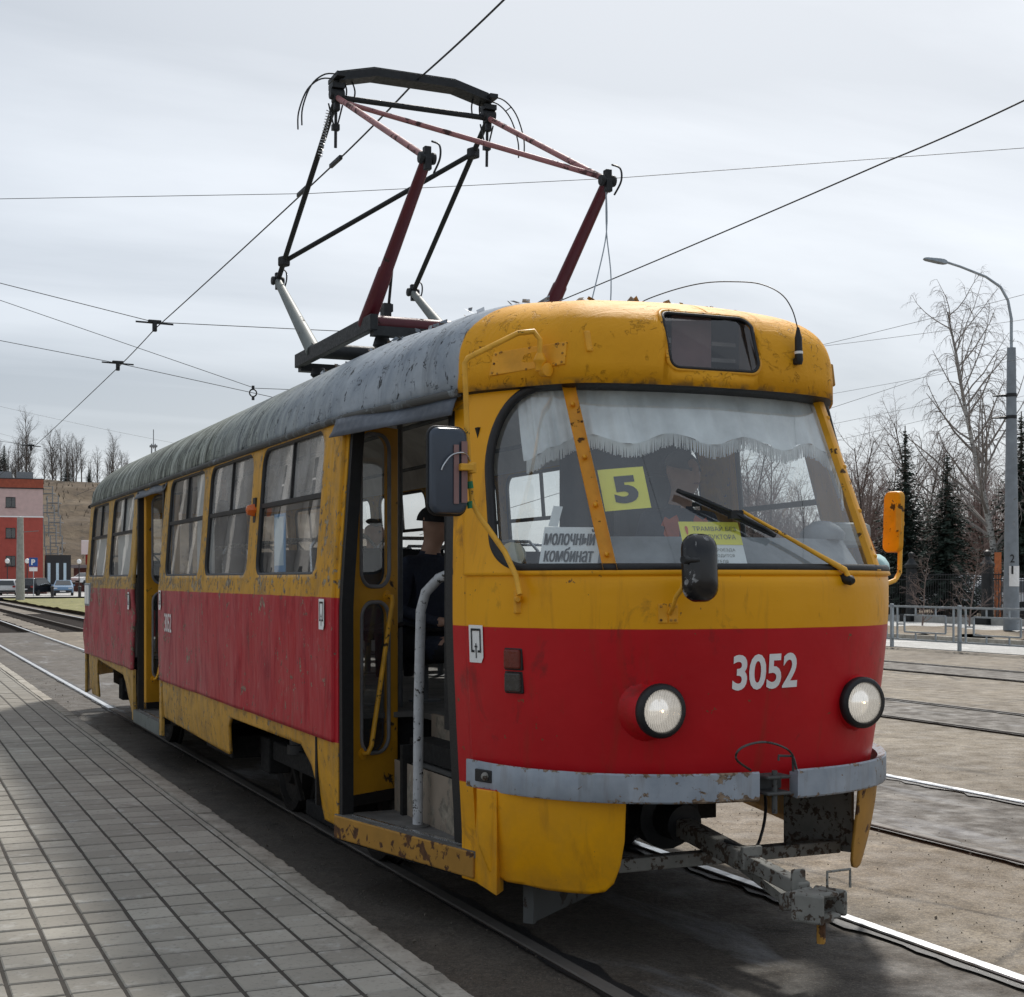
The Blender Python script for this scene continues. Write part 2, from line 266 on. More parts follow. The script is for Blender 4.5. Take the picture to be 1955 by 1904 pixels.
# ------------------------------------------------------------------ mesh helpers
def rot_to(d):
    return Vector(d).to_track_quat('Z', 'Y').to_matrix()
class MB:
    def __init__(s): s.v = []; s.f = []; s.mi = []; s.cur = 0
    def add(s, vs, fs):
        o = len(s.v); s.v += [tuple(p) for p in vs]; s.f += [tuple(i + o for i in f) for f in fs]; s.mi += [s.cur] * len(fs); return s
    def box(s, c, d, rot=None, rz=0.0):
        hx, hy, hz = d[0] / 2, d[1] / 2, d[2] / 2
        M = rot if rot is not None else Matrix.Rotation(rz, 3, 'Z')
        c = Vector(c); P = [c + M @ Vector((x, y, z)) for x in (-hx, hx) for y in (-hy, hy) for z in (-hz, hz)]
        return s.add(P, [(0, 1, 3, 2), (4, 6, 7, 5), (0, 4, 5, 1), (2, 3, 7, 6), (0, 2, 6, 4), (1, 5, 7, 3)])
    def beam(s, a, b, w, h, up=(0, 0, 1)):
        a, b = Vector(a), Vector(b); d = (b - a); L = d.length; d.normalize(); x = d.cross(Vector(up))
        if x.length < 1e-4: x = Vector((1, 0, 0))
        x.normalize(); z = x.cross(d); M = Matrix((x, d, z)).transposed()
        return s.box((a + b) / 2, (w, L, h), M)
    def tube(s, pts, r, n=8, caps=True):
        pts = [Vector(p) for p in pts]; k = len(pts); rr = r if isinstance(r, (list, tuple)) else [r] * k
        rings = []; pu = None
        for i, p in enumerate(pts):
            d = (pts[min(i + 1, k - 1)] - pts[max(i - 1, 0)])
            if d.length < 1e-9: d = Vector((0, 0, 1))
            d.normalize()
            u = pu if pu is not None else (Vector((0, 0, 1)) if abs(d.z) < .9 else Vector((1, 0, 0)))
            u = (u - d * u.dot(d)); u = u.normalized() if u.length > 1e-6 else d.orthogonal().normalized(); pu = u; w = d.cross(u)
            rings.append([p + (u * math.cos(2 * math.pi * j / n) + w * math.sin(2 * math.pi * j / n)) * rr[i] for j in range(n)])
        V = [q for r_ in rings for q in r_]; F = []
        for i in range(k - 1):
            for j in range(n):
                F.append((i * n + j, i * n + (j + 1) % n, (i + 1) * n + (j + 1) % n, (i + 1) * n + j))
        if caps: F.append(tuple(range(n - 1, -1, -1))); F.append(tuple((k - 1) * n + j for j in range(n)))
        return s.add(V, F)
    def lathe(s, c, axis, prof, n=24):
        """prof: list of (distance along axis, radius)"""
        M = rot_to(axis); c = Vector(c); V = []; F = []
        for a, r in prof:
            for j in range(n):
                t = 2 * math.pi * j / n; V.append(c + M @ Vector((r * math.cos(t), r * math.sin(t), a)))
        k = len(prof)
        for i in range(k - 1):
            for j in range(n): F.append((i * n + j, i * n + (j + 1) % n, (i + 1) * n + (j + 1) % n, (i + 1) * n + j))
        if prof[0][1] > 1e-6: F.append(tuple(range(n - 1, -1, -1)))
        if prof[-1][1] > 1e-6: F.append(tuple((k - 1) * n + j for j in range(n)))
        return s.add(V, F)
    def prism(s, poly, a, b):
        """poly: list of 3D points, swept from offset a to offset b (vectors)"""
        n = len(poly); a, b = Vector(a), Vector(b)
        V = [Vector(p) + a for p in poly] + [Vector(p) + b for p in poly]
        F = [tuple(range(n - 1, -1, -1)), tuple(range(n, 2 * n))] + [(i, (i + 1) % n, n + (i + 1) % n, n + i) for i in range(n)]
        return s.add(V, F)
    def grid(s, P):
        P = np.asarray(P); a, b = P.shape[:2]
        return s.add([tuple(p) for p in P.reshape(-1, 3)], [(i * b + j, i * b + j + 1, (i + 1) * b + j + 1, (i + 1) * b + j) for i in range(a - 1) for j in range(b - 1)])
    def build(s, name, mat, parent=None, smooth=None, bevel=0.0, solid=0.0, fix=False, link=True):
        me = bpy.data.meshes.new(name); me.from_pydata(s.v, [], s.f)
        for m in (mat if isinstance(mat, (list, tuple)) else [mat]): me.materials.append(MT[m] if isinstance(m, str) else m)
        if len(set(s.mi)) > 1: me.polygons.foreach_set('material_index', s.mi)
        if fix:
            bm = bmesh.new(); bm.from_mesh(me); bmesh.ops.recalc_face_normals(bm, faces=bm.faces); bm.to_mesh(me); bm.free()
        me.update()
        if smooth is not None: smooth_by(me, smooth)
        o = bpy.data.objects.new(name, me)
        if link: C.objects.link(o)
        if parent is not None: o.parent = parent
        if bevel:
            m = o.modifiers.new('bevel', 'BEVEL'); m.width = bevel; m.segments = 2; m.limit_method = 'ANGLE'
        if solid:
            m = o.modifiers.new('solid', 'SOLIDIFY'); m.thickness = solid; m.offset = 0
        return o
def SP(pts, n=5):
    CP = [Vector(p) for p in pts]; out = []
    for a in range(len(CP) - 1):
        p0, p1, p2, p3 = CP[max(a - 1, 0)], CP[a], CP[a + 1], CP[min(a + 2, len(CP) - 1)]
        for b in range(n): f = b / n; out.append(.5 * (2 * p1 + (p2 - p0) * f + (2 * p0 - 5 * p1 + 4 * p2 - p3) * f * f + (3 * p1 - p0 - 3 * p2 + p3) * f ** 3))
    return out + [CP[-1]]
def smooth_by(me, deg):
    me.polygons.foreach_set('use_smooth', [True] * len(me.polygons))
    if deg < 180:
        me.set_sharp_from_angle(angle=R(deg))
def tag(o, label=None, cat=None, group=None, kind=None):
    for k, v in (('label', label), ('category', cat), ('group', group), ('kind', kind)):
        if v: o[k] = v
    return o
def empty(name, loc=(0, 0, 0), rz=0.0):
    o = bpy.data.objects.new(name, None); C.objects.link(o); o.location = loc; o.rotation_euler = (0, 0, rz); o.empty_display_size = .2; return o
def thing(name, label, cat, loc=(0, 0, 0), rz=0.0, group=None): return tag(empty(name, loc, rz), label, cat, group)
def copy_tree(o, parent=None):
    c = o.copy(); C.objects.link(c)
    if parent is not None: c.parent = parent
    for ch in list(o.children): copy_tree(ch, c)
    return c
def outline_verts(body):
    """letters whose strokes overlap: every closed stroke filled on its own"""
    from mathutils.geometry import tessellate_polygon, interpolate_bezier
    cu = bpy.data.curves.new('t', 'FONT'); cu.body = body; cu.size = 1.0; o = bpy.data.objects.new('t', cu); C.objects.link(o); bpy.context.view_layer.update()
    c2 = o.to_curve(bpy.context.evaluated_depsgraph_get()); loops = []
    for sp in c2.splines:
        P = []
        if sp.type == 'BEZIER':
            b = list(sp.bezier_points)
            for p, q in zip(b, b[1:] + b[:1]):
                straight = (p.handle_right - p.co).cross(q.co - p.co).length < 1e-6 and (q.handle_left - q.co).cross(q.co - p.co).length < 1e-6
                P += [Vector(v) for v in (interpolate_bezier(p.co, p.handle_right, q.handle_left, q.co, 2 if straight else 7)[:-1])]
        else: P = [Vector(p.co[:3]) for p in sp.points]
        if len(P) > 2: loops.append(P)
    o.to_curve_clear(); bpy.data.objects.remove(o); bpy.data.curves.remove(cu)
    area = lambda P: sum(a.x * b.y - b.x * a.y for a, b in zip(P, P[1:] + P[:1])) / 2
    def inside(p, P):
        r = False
        for a, b in zip(P, P[1:] + P[:1]):
            if (a.y > p.y) != (b.y > p.y) and p.x < (b.x - a.x) * (p.y - a.y) / (b.y - a.y) + a.x: r = not r
        return r
    sg = area(max(loops, key=lambda P: abs(area(P)))); outs = [P for P in loops if area(P) * sg > 0]; holes = [P for P in loops if area(P) * sg < 0]; V = []; F = []
    for P in outs:
        L = [P] + [h for h in holes if inside(h[0], P)]; k = len(V); flat = [v for l in L for v in l]; V += [(v.x, v.y) for v in flat]; F += [tuple(i + k for i in t) for t in tessellate_polygon(L)]
    V = np.array(V); V -= V.min(0); V /= V.max(0); return V - .5, F
def text_verts(body, bold=0.0):
    if not body.isascii(): return outline_verts(body)
    cu = bpy.data.curves.new('t', 'FONT'); cu.body = body; cu.size = 1.0; cu.offset = bold; cu.resolution_u = 4
    o = bpy.data.objects.new('t', cu); C.objects.link(o); bpy.context.view_layer.update()
    me = bpy.data.meshes.new_from_object(o.evaluated_get(bpy.context.evaluated_depsgraph_get()))
    V = np.array([v.co[:2] for v in me.vertices]); F = [tuple(p.vertices) for p in me.polygons]
    bpy.data.objects.remove(o); bpy.data.curves.remove(cu); bpy.data.meshes.remove(me)
    V -= V.min(0); V /= V.max(0); return V - .5, F
def lettering(body, w, h, fn, mat, name, parent, bold=0.02):
    V, F = text_verts(body, bold); V = V * np.array([w, h])
    mb = MB(); mb.add([fn(a, b) for a, b in V], F); return mb.build(name, mat, parent)
def rrect(cx, cy, w, h, r, n=6):
    """rounded rectangle outline, r = radius or (bottom left, bottom right, top right, top left)"""
    r = r if isinstance(r, (tuple, list)) else (r,) * 4; out = []
    for (sx, sy, a0, k) in ((-1, -1, 180, 0), (1, -1, 270, 1), (1, 1, 0, 2), (-1, 1, 90, 3)):
        q = min(r[k], w / 2, h / 2); ox, oy = cx + sx * (w / 2 - q), cy + sy * (h / 2 - q)
        out += [(ox + q * math.cos(R(a0 + 90 * i / n)), oy + q * math.sin(R(a0 + 90 * i / n))) for i in range(n + 1)]
    return out
def sd_rrect(cx, cy, w, h, rb, rt=None):
    rt = rb if rt is None else rt
    def f(X, Y):
        x = np.abs(X - cx); y = Y - cy; r = np.where(y > 0, rt, rb); y = np.abs(y)
        qx = x - w / 2 + r; qy = y - h / 2 + r
        return np.minimum(np.maximum(qx, qy), 0) + np.hypot(np.maximum(qx, 0), np.maximum(qy, 0)) - r
    return f
def sd_poly(pts):
    P = np.array(pts, float)
    def f(X, Y):
        d = np.full(X.shape, 1e9); ins = np.zeros(X.shape, bool)
        for a, b in zip(P, np.roll(P, -1, 0)):
            e = b - a; wx, wy = X - a[0], Y - a[1]; t = np.clip((wx * e[0] + wy * e[1]) / (e @ e), 0, 1)
            d = np.minimum(d, np.hypot(wx - e[0] * t, wy - e[1] * t))
            c = (a[1] > Y) != (b[1] > Y)
            with np.errstate(divide='ignore', invalid='ignore'): xi = (b[0] - a[0]) * (Y - a[1]) / (b[1] - a[1]) + a[0]
            ins ^= c & (X < xi)
        return np.where(ins, -d, d)
    return f
def panel(fn, a0, a1, na, b0, b1, nb, holes=(), keep=None):
    """sheet over parameters (a, b) with smooth-edged holes; fn(A, B) -> (..., 3)"""
    A, B_ = np.meshgrid(np.linspace(a0, a1, na + 1), np.linspace(b0, b1, nb + 1), indexing='ij')
    def sd(a, b):
        d = np.full(a.shape, 1e3)
        for h in holes: d = np.minimum(d, h(a, b))
        if keep is not None: d = np.minimum(d, -keep(a, b))
        return d
    ac = (A[:-1, :-1] + A[1:, 1:]) / 2; bc = (B_[:-1, :-1] + B_[1:, 1:]) / 2
    kp = sd(ac, bc) > 0
    t1 = np.zeros(A.shape, bool); t0 = np.zeros(A.shape, bool)
    for i in (0, 1):
        for j in (0, 1):
            t1[i:A.shape[0] - 1 + i, j:A.shape[1] - 1 + j] |= kp; t0[i:A.shape[0] - 1 + i, j:A.shape[1] - 1 + j] |= ~kp
    bd = t1 & t0; a, b = A[bd], B_[bd]; e = 1e-4
    for _ in range(4):
        d = sd(a, b); ga = (sd(a + e, b) - sd(a - e, b)) / (2 * e); gb = (sd(a, b + e) - sd(a, b - e)) / (2 * e); gg = ga * ga + gb * gb + 1e-9
        a = a - d * ga / gg * .9; b = b - d * gb / gg * .9
    A[bd] = np.clip(a, a0, a1); B_[bd] = np.clip(b, b0, b1)
    P = fn(A, B_); nbv = nb + 1; idx = -np.ones(A.shape, int); use = t1; idx[use] = np.arange(use.sum())
    F = [(idx[i, j], idx[i + 1, j], idx[i + 1, j + 1], idx[i, j + 1]) for i, j in zip(*np.nonzero(kp))]
    mb = MB(); mb.add([tuple(p) for p in P[use]], [tuple(int(q) for q in f) for f in F]); return mb
def S3(*a): return np.stack(np.broadcast_arrays(*a), -1)

# ------------------------------------------------------------------ the setting: ground, tracks, platform
def mat_ground(name, a, b, crk=True, wet=.25, patch=None, sc=1.0):
    g = G(name); o = g.obj()
    f = g.mr(g.noise(.35 * sc, 6, .6), .35, .68); fine = g.noise(38 * sc, 4, .7); mid = g.noise(4.5 * sc, 6, .65)
    col = g.mix(f, a, b); col = g.mix(g.mr(g.noise(.8 * sc, 7, .68, None, .6), .55, .66, 0, .75), col, tuple(min(1, c * 1.35) for c in b)); col = g.mix(g.mr(g.noise(1.7 * sc, 7, .7, None, .5), .55, .68, 0, .65), col, tuple(c * .5 for c in a)); col = g.mix(g.mr(fine, .42, .60, 0, .55), col, tuple(c * .42 for c in a))
    col = g.mix(g.mr(mid, .58, .74, 0, .6), col, tuple(c * .45 for c in a))
    if patch:
        col = g.mix(g.mr(g.noise(1.1, 6, .62, g.scaled(o, (2.2, .5, 1)), .5), .57, .68, 0, .7), col, patch)
    if crk:
        wv = g.n('ShaderNodeMix', {0: .25, 4: o, 5: g.noise(.9, 4, out=1)}, out=1, data_type='VECTOR')
        vor = g.n('ShaderNodeTexVoronoi', {'Vector': wv, 'Scale': .45}, feature='DISTANCE_TO_EDGE')
        col = g.mix(g.mr(vor, 0, .012, .8, 0), col, tuple(c * .3 for c in a))
    vf = g.noise(120 * sc, 3, .7); col = g.mix(g.mr(vf, .56, .66, 0, .6), col, tuple(min(1, c * 1.7) for c in b)); col = g.mix(g.mr(vf, .44, .34, 0, .6), col, tuple(c * .4 for c in a))
    g.set(Base_Color=col, Roughness=g.mr(mid, .35, .7, .95 - wet, .97))
    g.bump(g.ma('ADD', g.ma('MULTIPLY', fine, .5), mid), .5, .02); MT[name] = g.m
mat_ground('asphalt_dust', (.140, .110, .076), (.275, .228, .165), True, .25, (.060, .048, .036))
mat_ground('track_dirt_shade', (.055, .044, .034), (.125, .104, .08), False, .35, (.235, .235, .24))  # dirt between the rails, colour lowered to deepen the shade under the tram
mat_ground('stop_ground_shade', (.060, .049, .038), (.115, .097, .076), False, .35, (.028, .024, .02))  # ground by the kerb, colour lowered to carry the tram's shade
mat_ground('ballast', (.15, .125, .098), (.29, .25, .20), False, .1, (.06, .05, .042))
plain('grit', (.14, .12, .095), .9, 0, .6, 2.0, 0)
mat_ground('pale_road', (.44, .43, .40), (.58, .57, .55), False, .2, (.36, .35, .33))
mat_ground('soil', (.16, .12, .08), (.27, .215, .15), False, .1, (.30, .27, .16))
mat_ground('lawn', (.17, .165, .05), (.30, .28, .10), False, .1, (.34, .29, .17), .6)
g = G('hill_grass'); hv = g.obj(); hb = g.noise(.09, 6, .62, g.scaled(hv, (1, 1, 3.0)), .6); hf = g.noise(.7, 6, .7, g.scaled(hv, (1, 1, 2.0)), .4)
hc = g.mix(g.mr(hb, .35, .65), (.085, .058, .034), (.155, .112, .068)); hc = g.mix(g.mr(hf, .48, .66, 0, .75), hc, (.045, .032, .02)); hc = g.mix(g.mr(g.noise(.35, 6, .7), .58, .68, 0, .6), hc, (.24, .19, .12))
g.set(Base_Color=hc, Roughness=.95); g.bump(hf, .6, .4); MT['hill_grass'] = g.m
def sheet(name, pts, z, mat, kind='structure'):
    mb = MB(); mb.add([(x, y, z) for x, y in pts], [tuple(range(len(pts)))]); return tag(mb.build(name, mat), kind=kind)
def slab(name, x0, x1, y0, y1, zb, zt, mat): 
    mb = MB(); mb.box(((x0 + x1) / 2, (y0 + y1) / 2, (zb + zt) / 2), (x1 - x0, y1 - y0, zt - zb)); return tag(mb.build(name, mat), kind='structure')
sheet('ground', [(-1500, -300), (1500, -300), (1500, 2500), (-1500, 2500)], -.16, 'ballast')
def rough_sheet(name, x0, x1, y0, y1, z, step, amp, mat):
    nx, ny = max(2, int((x1 - x0) / step)), max(2, int((y1 - y0) / step)); X, Y = np.meshgrid(np.linspace(x0, x1, nx), np.linspace(y0, y1, ny), indexing='ij')
    Z = np.array([[mnoise.noise(Vector((a * .9, b * .9, 3.1))) * amp + mnoise.noise(Vector((a * 3.1, b * 3.1, 7))) * amp * .35 for b in Y[0]] for a in X[:, 0]]) + z
    mb = MB(); mb.grid(S3(X, Y, Z)); o = mb.build(name, mat, smooth=180); return tag(o, kind='structure')
paving = slab('paved_yard', -60, 90, -40, 46.3, -.15, -.030, 'asphalt_dust')
slab('paved_yard', 9.3, 90, 46.3, 140, -.15, -.030, 'asphalt_dust')
slab('paved_yard', -60, .2, 46.3, 140, -.15, -.030, 'asphalt_dust')
rough_sheet('road_surface', 1.93, 2.60, 1.0, 46.0, -.0205, .10, .006, 'stop_ground_shade')
TRACKS = [(SC_, t) for SC_, t in ((3.434, 0), (6.80, 1), (11.74, 2), (17.45, 3))]
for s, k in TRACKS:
    rough_sheet('track_bed', s - .745, s + .745, -3 if k < 2 else -10, 46.0, -.0205, .16 if k == 0 else .3, .006, 'track_dirt_shade')
def rail(x, y0, y1, head='rail_head'):
    prof = [(-.036, -.035), (-.036, -.006), (-.030, 0), (.030, 0), (.036, -.006), (.036, -.035), (.012, -.05), (.012, -.13), (.06, -.145), (-.06, -.145), (-.012, -.13), (-.012, -.05)]
    mb = MB(); n = len(prof); k = max(2, int((y1 - y0) / 3)); ys = np.linspace(y0, y1, k)
    V = [(x + a + .004 * math.sin(y * .31 + x), y, z + .003) for y in ys for a, z in prof]; F = []
    for i in range(k - 1):
        for j in range(n):
            mb.mi.append(0 if j in (2, 1, 3) else 1); F.append((i * n + j, i * n + (j + 1) % n, (i + 1) * n + (j + 1) % n, (i + 1) * n + j))
    mb.v = V; mb.f = F; return tag(mb.build('rail', [head, 'rail_side'], fix=True), kind='structure')
def groove(x, y0, y1, w=.045):
    mb = MB(); nseg = int((y1 - y0) / .12); rr = random.Random(int(x * 1000))
    L = [(x, y0 + (y1 - y0) * i / nseg, -.0095) for i in range(nseg + 1)]; Q = [(x + w * (1.1 + .9 * rr.uniform(-1, 1) * rr.random()), p[1], -.0095) for p in L]
    mb.grid(np.array([L, Q])); return tag(mb.build('flangeway', 'rubber'), kind='structure')
for s, k in TRACKS:
    for sg in (-1, 1):
        rail(s + sg * .797, -3 if k < 2 else -10, 18.5 if (k == 0 and sg < 0) else 150, 'rail_head' if (k == 0 and sg > 0) or (k == 1 and sg > 0) else 'rail_dull_shade'); groove(s + sg * .797 - sg * .034, -3 if k < 2 else -8, 46.2, -sg * .05); groove(s + sg * .797 + sg * .036, -3 if k < 2 else -8, 46.2, sg * .018)  # left rail beside the tram gets a darker head, its shade put into colour
rail(TRACKS[0][0] - .797, 18.51, 150)  # same rail with its bright head, past the painted shade
# sleepers where the paving stops
slp = MB(); slp.box((0, 0, 0), (2.6, .22, .12)); slp_m = None
for s, k in TRACKS[:2]:
    for i in range(40):
        if slp_m is None:
            o = slp.build('sleeper', 'rail_side', bevel=.01); slp_m = o.data
        else: o = bpy.data.objects.new('sleeper', slp_m); C.objects.link(o)
        o.location = (s + rnd.uniform(-.05, .05), 47.0 + i * .72, -.185); o['kind'] = 'structure'

# platform: base, pavers, narrow cut strip, kerbstones
PZ = .15
def mat_paver():
    g = G('paver'); rn = g.rand(); w = g.n('ShaderNodeNewGeometry', out=0)
    n1 = g.noise(1.0, 5, .6, w); n2 = g.noise(45, 4, .7, w); n3 = g.noise(7, 6, .65, w)
    col = g.mix(rn, (.27, .25, .212), (.40, .375, .322)); col = g.mix(g.mr(n1, .38, .66, 0, .7), col, (.22, .203, .172))
    col = g.mix(g.mr(n3, .56, .72, 0, .7), col, (.47, .46, .43)); col = g.mix(g.mr(n2, .55, .7, 0, .6), col, (.13, .125, .115))
    col = g.mix(g.mr(g.noise(2.8, 7, .7, w, .8), .62, .70, 0, .5), col, (.11, .10, .09))
    g.set(Base_Color=col, Roughness=.88); g.bump(g.ma('ADD', g.ma('MULTIPLY', n2, .6), n3), .35, .004); MT['paver'] = g.m
    g = G('kerb'); w = g.n('ShaderNodeNewGeometry', out=0); n2 = g.noise(30, 5, .7, w); n3 = g.noise(5, 6, .65, w)
    col = g.mix(g.mr(n3, .35, .65), (.25, .228, .19), (.43, .40, .345)); col = g.mix(g.mr(n2, .52, .7, 0, .7), col, (.11, .10, .085))
    g.set(Base_Color=col, Roughness=.9); g.bump(g.ma('ADD', n2, n3), .6, .008); MT['kerb'] = g.m
mat_paver(); plain('joint_sand', (.05, .043, .034), .95, 0, .3, 20, .4)
plat = slab('platform', -9, 1.86, -6, 60, -.15, PZ - .0055, 'joint_sand')
PX, PY = .1915, .2085
def paver_mesh(w, d, h=.055):
    b = .005; prof = []
    V = []; 
    for (z, i) in ((-h, 0), (-b, 0), (0, b)):
        x, y = w / 2 - i, d / 2 - i; V += [(-x, -y, z), (x, -y, z), (x, y, z), (-x, y, z)]
    F = [(8, 9, 10, 11)]
    for k in (0, 4):
        for j in range(4): F.append((k + j, k + (j + 1) % 4, k + 4 + (j + 1) % 4, k + 4 + j))
    return V, F
pv, pf = paver_mesh(PX - .0150, PY - .0185); pmb = MB(); pmb.add(pv, pf); proto = pmb.build('paver', 'paver', plat); pm = proto.data; bpy.data.objects.remove(proto)
cells = []
for i in range(-3, 9):
    x = 1.755 - PX * (i + .5) if i >= 0 else None
    if x is None: continue
    for j in range(0, 260):
        cells.append((x, 3.2 + PY * (j + .5) + rnd.uniform(-.002, .002) + .004 * math.sin(i * 2.1)))
cells += [(1.755 - PX * (i + .5), 3.2 + PY * (j + .5)) for i in range(9, 30) for j in range(0, 90)]
def seen(x, y):
    d = y * math.cos(YAW) + x * math.sin(YAW); r = -y * math.sin(YAW) + x * math.cos(YAW); q = r / max(d, .1) * FPX + 977.5; yy = 1105.6 + FPX * (CAM_H - PZ) / max(d, .1)
    return -40 < q and yy < 1940, d
near = sorted([c for c in cells if seen(*c)[0]], key=lambda c: seen(*c)[1])[:300]; nearset = set(near)
for (x, y) in near:
    o = bpy.data.objects.new('paver', pm); C.objects.link(o); o.parent = plat
    o.location = (x, y, PZ + rnd.uniform(-.0025, .0015)); o.rotation_euler = (rnd.uniform(-.008, .008), rnd.uniform(-.008, .008), rnd.uniform(-.006, .006))
mb = MB()
for (x, y) in cells:
    if (x, y) in nearset or y > 48: continue
    dz = rnd.uniform(-.0025, .0015); mb.add([(a + x, b + y, c + PZ + dz) for a, b, c in pv], pf)
tag(mb.build('pavers_beyond', 'paver', plat), kind='stuff')
mb = MB(); y = 3.2
while y < 40:
    L = PY * rnd.choice((1, 1, 2)); V, F = paver_mesh(.036, L - .008); dz = rnd.uniform(-.004, .001); mb.add([(a + 1.7775, b + y + L / 2, c + PZ + dz) for a, b, c in V], F); y += L
tag(mb.build('edge_strip', 'paver', plat), kind='stuff')
def kerb_mesh(L, seed):
    rr = random.Random(seed); n = 24; V = []; F = []
    prof = [(-.0625, -.25), (-.0625, 0), (.046, 0), (.058, -.008), (.0625, -.022), (.0625, -.25)]; k = len(prof)
    for i in range(n + 1):
        w = rr.uniform(0, .009) * (1.8 if rr.random() < .12 else 1)
        for j, (a, z) in enumerate(prof):
            V.append((a - (w if j in (2, 3, 4) else 0), -L / 2 + L * i / n, z - (w * .5 if j in (2, 3) else 0)))
    for i in range(n):
        for j in range(k - 1): F.append((i * k + j, i * k + j + 1, (i + 1) * k + j + 1, (i + 1) * k + j))
    F += [tuple(range(k)), tuple(n * k + j for j in range(k - 1, -1, -1))]
    mb = MB(); mb.add(V, F); return mb
for i in range(44):
    o = kerb_mesh(.985, i).build('kerbstone', 'kerb', plat, smooth=50)
    o.location = (1.8635 + rnd.uniform(-.003, .003), 2.5 + i * 1.0, PZ + .004 + rnd.uniform(-.004, .004)); o.rotation_euler = (rnd.uniform(-.003, .003), 0, rnd.uniform(-.004, .004))
# litter of small stones along the kerb
mb = MB()
for i in range(2600):
    x = rnd.choice((rnd.uniform(1.95, 2.62), rnd.uniform(4.28, 5.9), rnd.uniform(4.3, 9))); y = 3 + 22 * rnd.random() ** 1.6; r = rnd.uniform(.002, .007) * (2 if rnd.random() < .08 else 1)
    M = Euler((rnd.random() * 6, rnd.random() * 6, rnd.random() * 6)).to_matrix()
    mb.add([Vector((x, y, -.006 + r * .5)) + M @ (Vector(p) * r) for p in ((1, 0, 0), (-.8, .5, 0), (-.3, -.9, .1), (0, .1, .7), (.2, -.1, -.8))], [(0, 1, 3), (1, 2, 3), (2, 0, 3), (1, 0, 4), (2, 1, 4), (0, 2, 4)])
tag(mb.build('grit', 'grit'), kind='stuff')

# right: road, kerb, soil strip, pavement
slab('road', 22.45, 25.6, -20, 140, -.10, -.014, 'pale_road')
slab('kerb_line', 25.6, 25.85, -20, 140, -.15, .10, 'kerb')
rough_sheet('soil_strip', 25.85, 30.6, 10, 80, .10, .5, .16, 'soil')
slab('pavement', 30.6, 34.2, -20, 140, -.15, .06, 'pale_road')
rough_sheet('woodland_floor', 35.2, 120, 5, 160, .08, 2.5, .25, 'soil')
# left distance: lawn, far kerb and car park
rough_sheet('lawn', 8.9, 60, 60, 122, .02, 2.0, .10, 'lawn')
slab('kerb_line', -30, 60, 122, 123.0, -.15, .16, 'dark_under'); slab('car_park', -60, 90, 123.0, 196, -.15, .04, 'pale_road')
def hill():
    X, Y = np.meshgrid(np.linspace(-160, 75, 100), np.linspace(168, 420, 80), indexing='ij'); 
    k = np.clip((Y - 186 - .04 * X) / 84, 0, 1); Z = 19.0 * (k * k * (3 - 2 * k)) - .3
    N = np.array([[mnoise.noise(Vector((a * .05, b * .05, 0))) + .5 * mnoise.noise(Vector((a * .16, b * .16, 4))) for b in Y[0]] for a in X[:, 0]])
    mb = MB(); mb.grid(S3(X, Y, Z + N * 1.5 * np.clip(k * 6, 0, 1) + .5 * np.sin(Y * .55 + N * 3) * np.clip(k * 5, 0, 1) * np.clip((1 - k) * 6, 0, 1))); return tag(mb.build('hill', 'hill_grass', smooth=180), kind='structure')
hill()
mb = MB(); rr = random.Random(31)
for i in range(1500):
    y = rr.uniform(190, 272); x = rr.uniform(-40, 72); k = min(1, max(0, (y - 186 - .04 * x) / 84)); z = 19.0 * k * k * (3 - 2 * k) - .3
    for j in range(4):
        a = rr.random() * 6.28; h_ = rr.uniform(.2, .7); w = rr.uniform(.02, .06); dx, dy = math.cos(a) * h_ * .5, math.sin(a) * h_ * .5
        mb.add([(x - w, y, z), (x + w, y, z), (x + dx, y + dy, z + h_ + .2)], [(0, 1, 2)])
tag(mb.build('hill_scrub', 'scrub'), kind='stuff')

# ------------------------------------------------------------------ the tram (local: x across, y back from the nose, z up from the rail)
SC, T0, LEN = 3.434, 5.0, 14.6
tram = thing('tram', 'old yellow and red tram number 3052 with raised pantograph and open doors', 'tram', (SC, T0, 0))
BC = np.array([(0, .12), (.3, .15), (.505, .205), (.672, .28), (.8, .38), (.9, .5), (1.0, .68), (1.07, .9)])
TC = np.array([(0, .58), (.29, .60), (.49, .64), (.66, .70), (.76, .80), (.84, .91), (.91, 1.03), (.965, 1.15)])
RC = np.array([(0, .50), (.29, .515), (.49, .55), (.66, .615), (.77, .74), (.86, .87), (.94, 1.0), (1.0, 1.13)])
def curve(P, u):
    u = np.asarray(u, float); a = np.abs(u); n = len(P); ext = np.vstack([[-P[1, 0], P[1, 1]], P, 2 * P[-1] - P[-2]])
    i = np.clip(np.floor(a).astype(int), 0, n - 2); f = (a - i)[..., None]; p0, p1, p2, p3 = ext[i], ext[i + 1], ext[i + 2], ext[i + 3]
    q = .5 * (2 * p1 + (p2 - p0) * f + (2 * p0 - 5 * p1 + 4 * p2 - p3) * f ** 2 + (3 * p1 - p0 - 3 * p2 + p3) * f ** 3)
    return np.stack([q[..., 0] * np.where(u < 0, -1, 1), q[..., 1]], -1)
def nrm2(P, u):
    e = 1e-3; a = curve(P, np.clip(np.asarray(u, float) - e, -7, 7)); b = curve(P, np.clip(np.asarray(u, float) + e, -7, 7)); d = b - a
    n = np.stack([d[..., 1], -d[..., 0]], -1); return n / (np.linalg.norm(n, axis=-1, keepdims=True) + 1e-12)
def screen(u, z, inset=0.0):
    """raked windscreen surface"""
    k = ((np.asarray(z, float) - 1.655) / .815)[..., None]; q = curve(BC, u) * (1 - k) + curve(TC, u) * k
    if np.any(inset): q = q - nrm2(BC, u) * inset
    return S3(q[..., 0], q[..., 1], z)
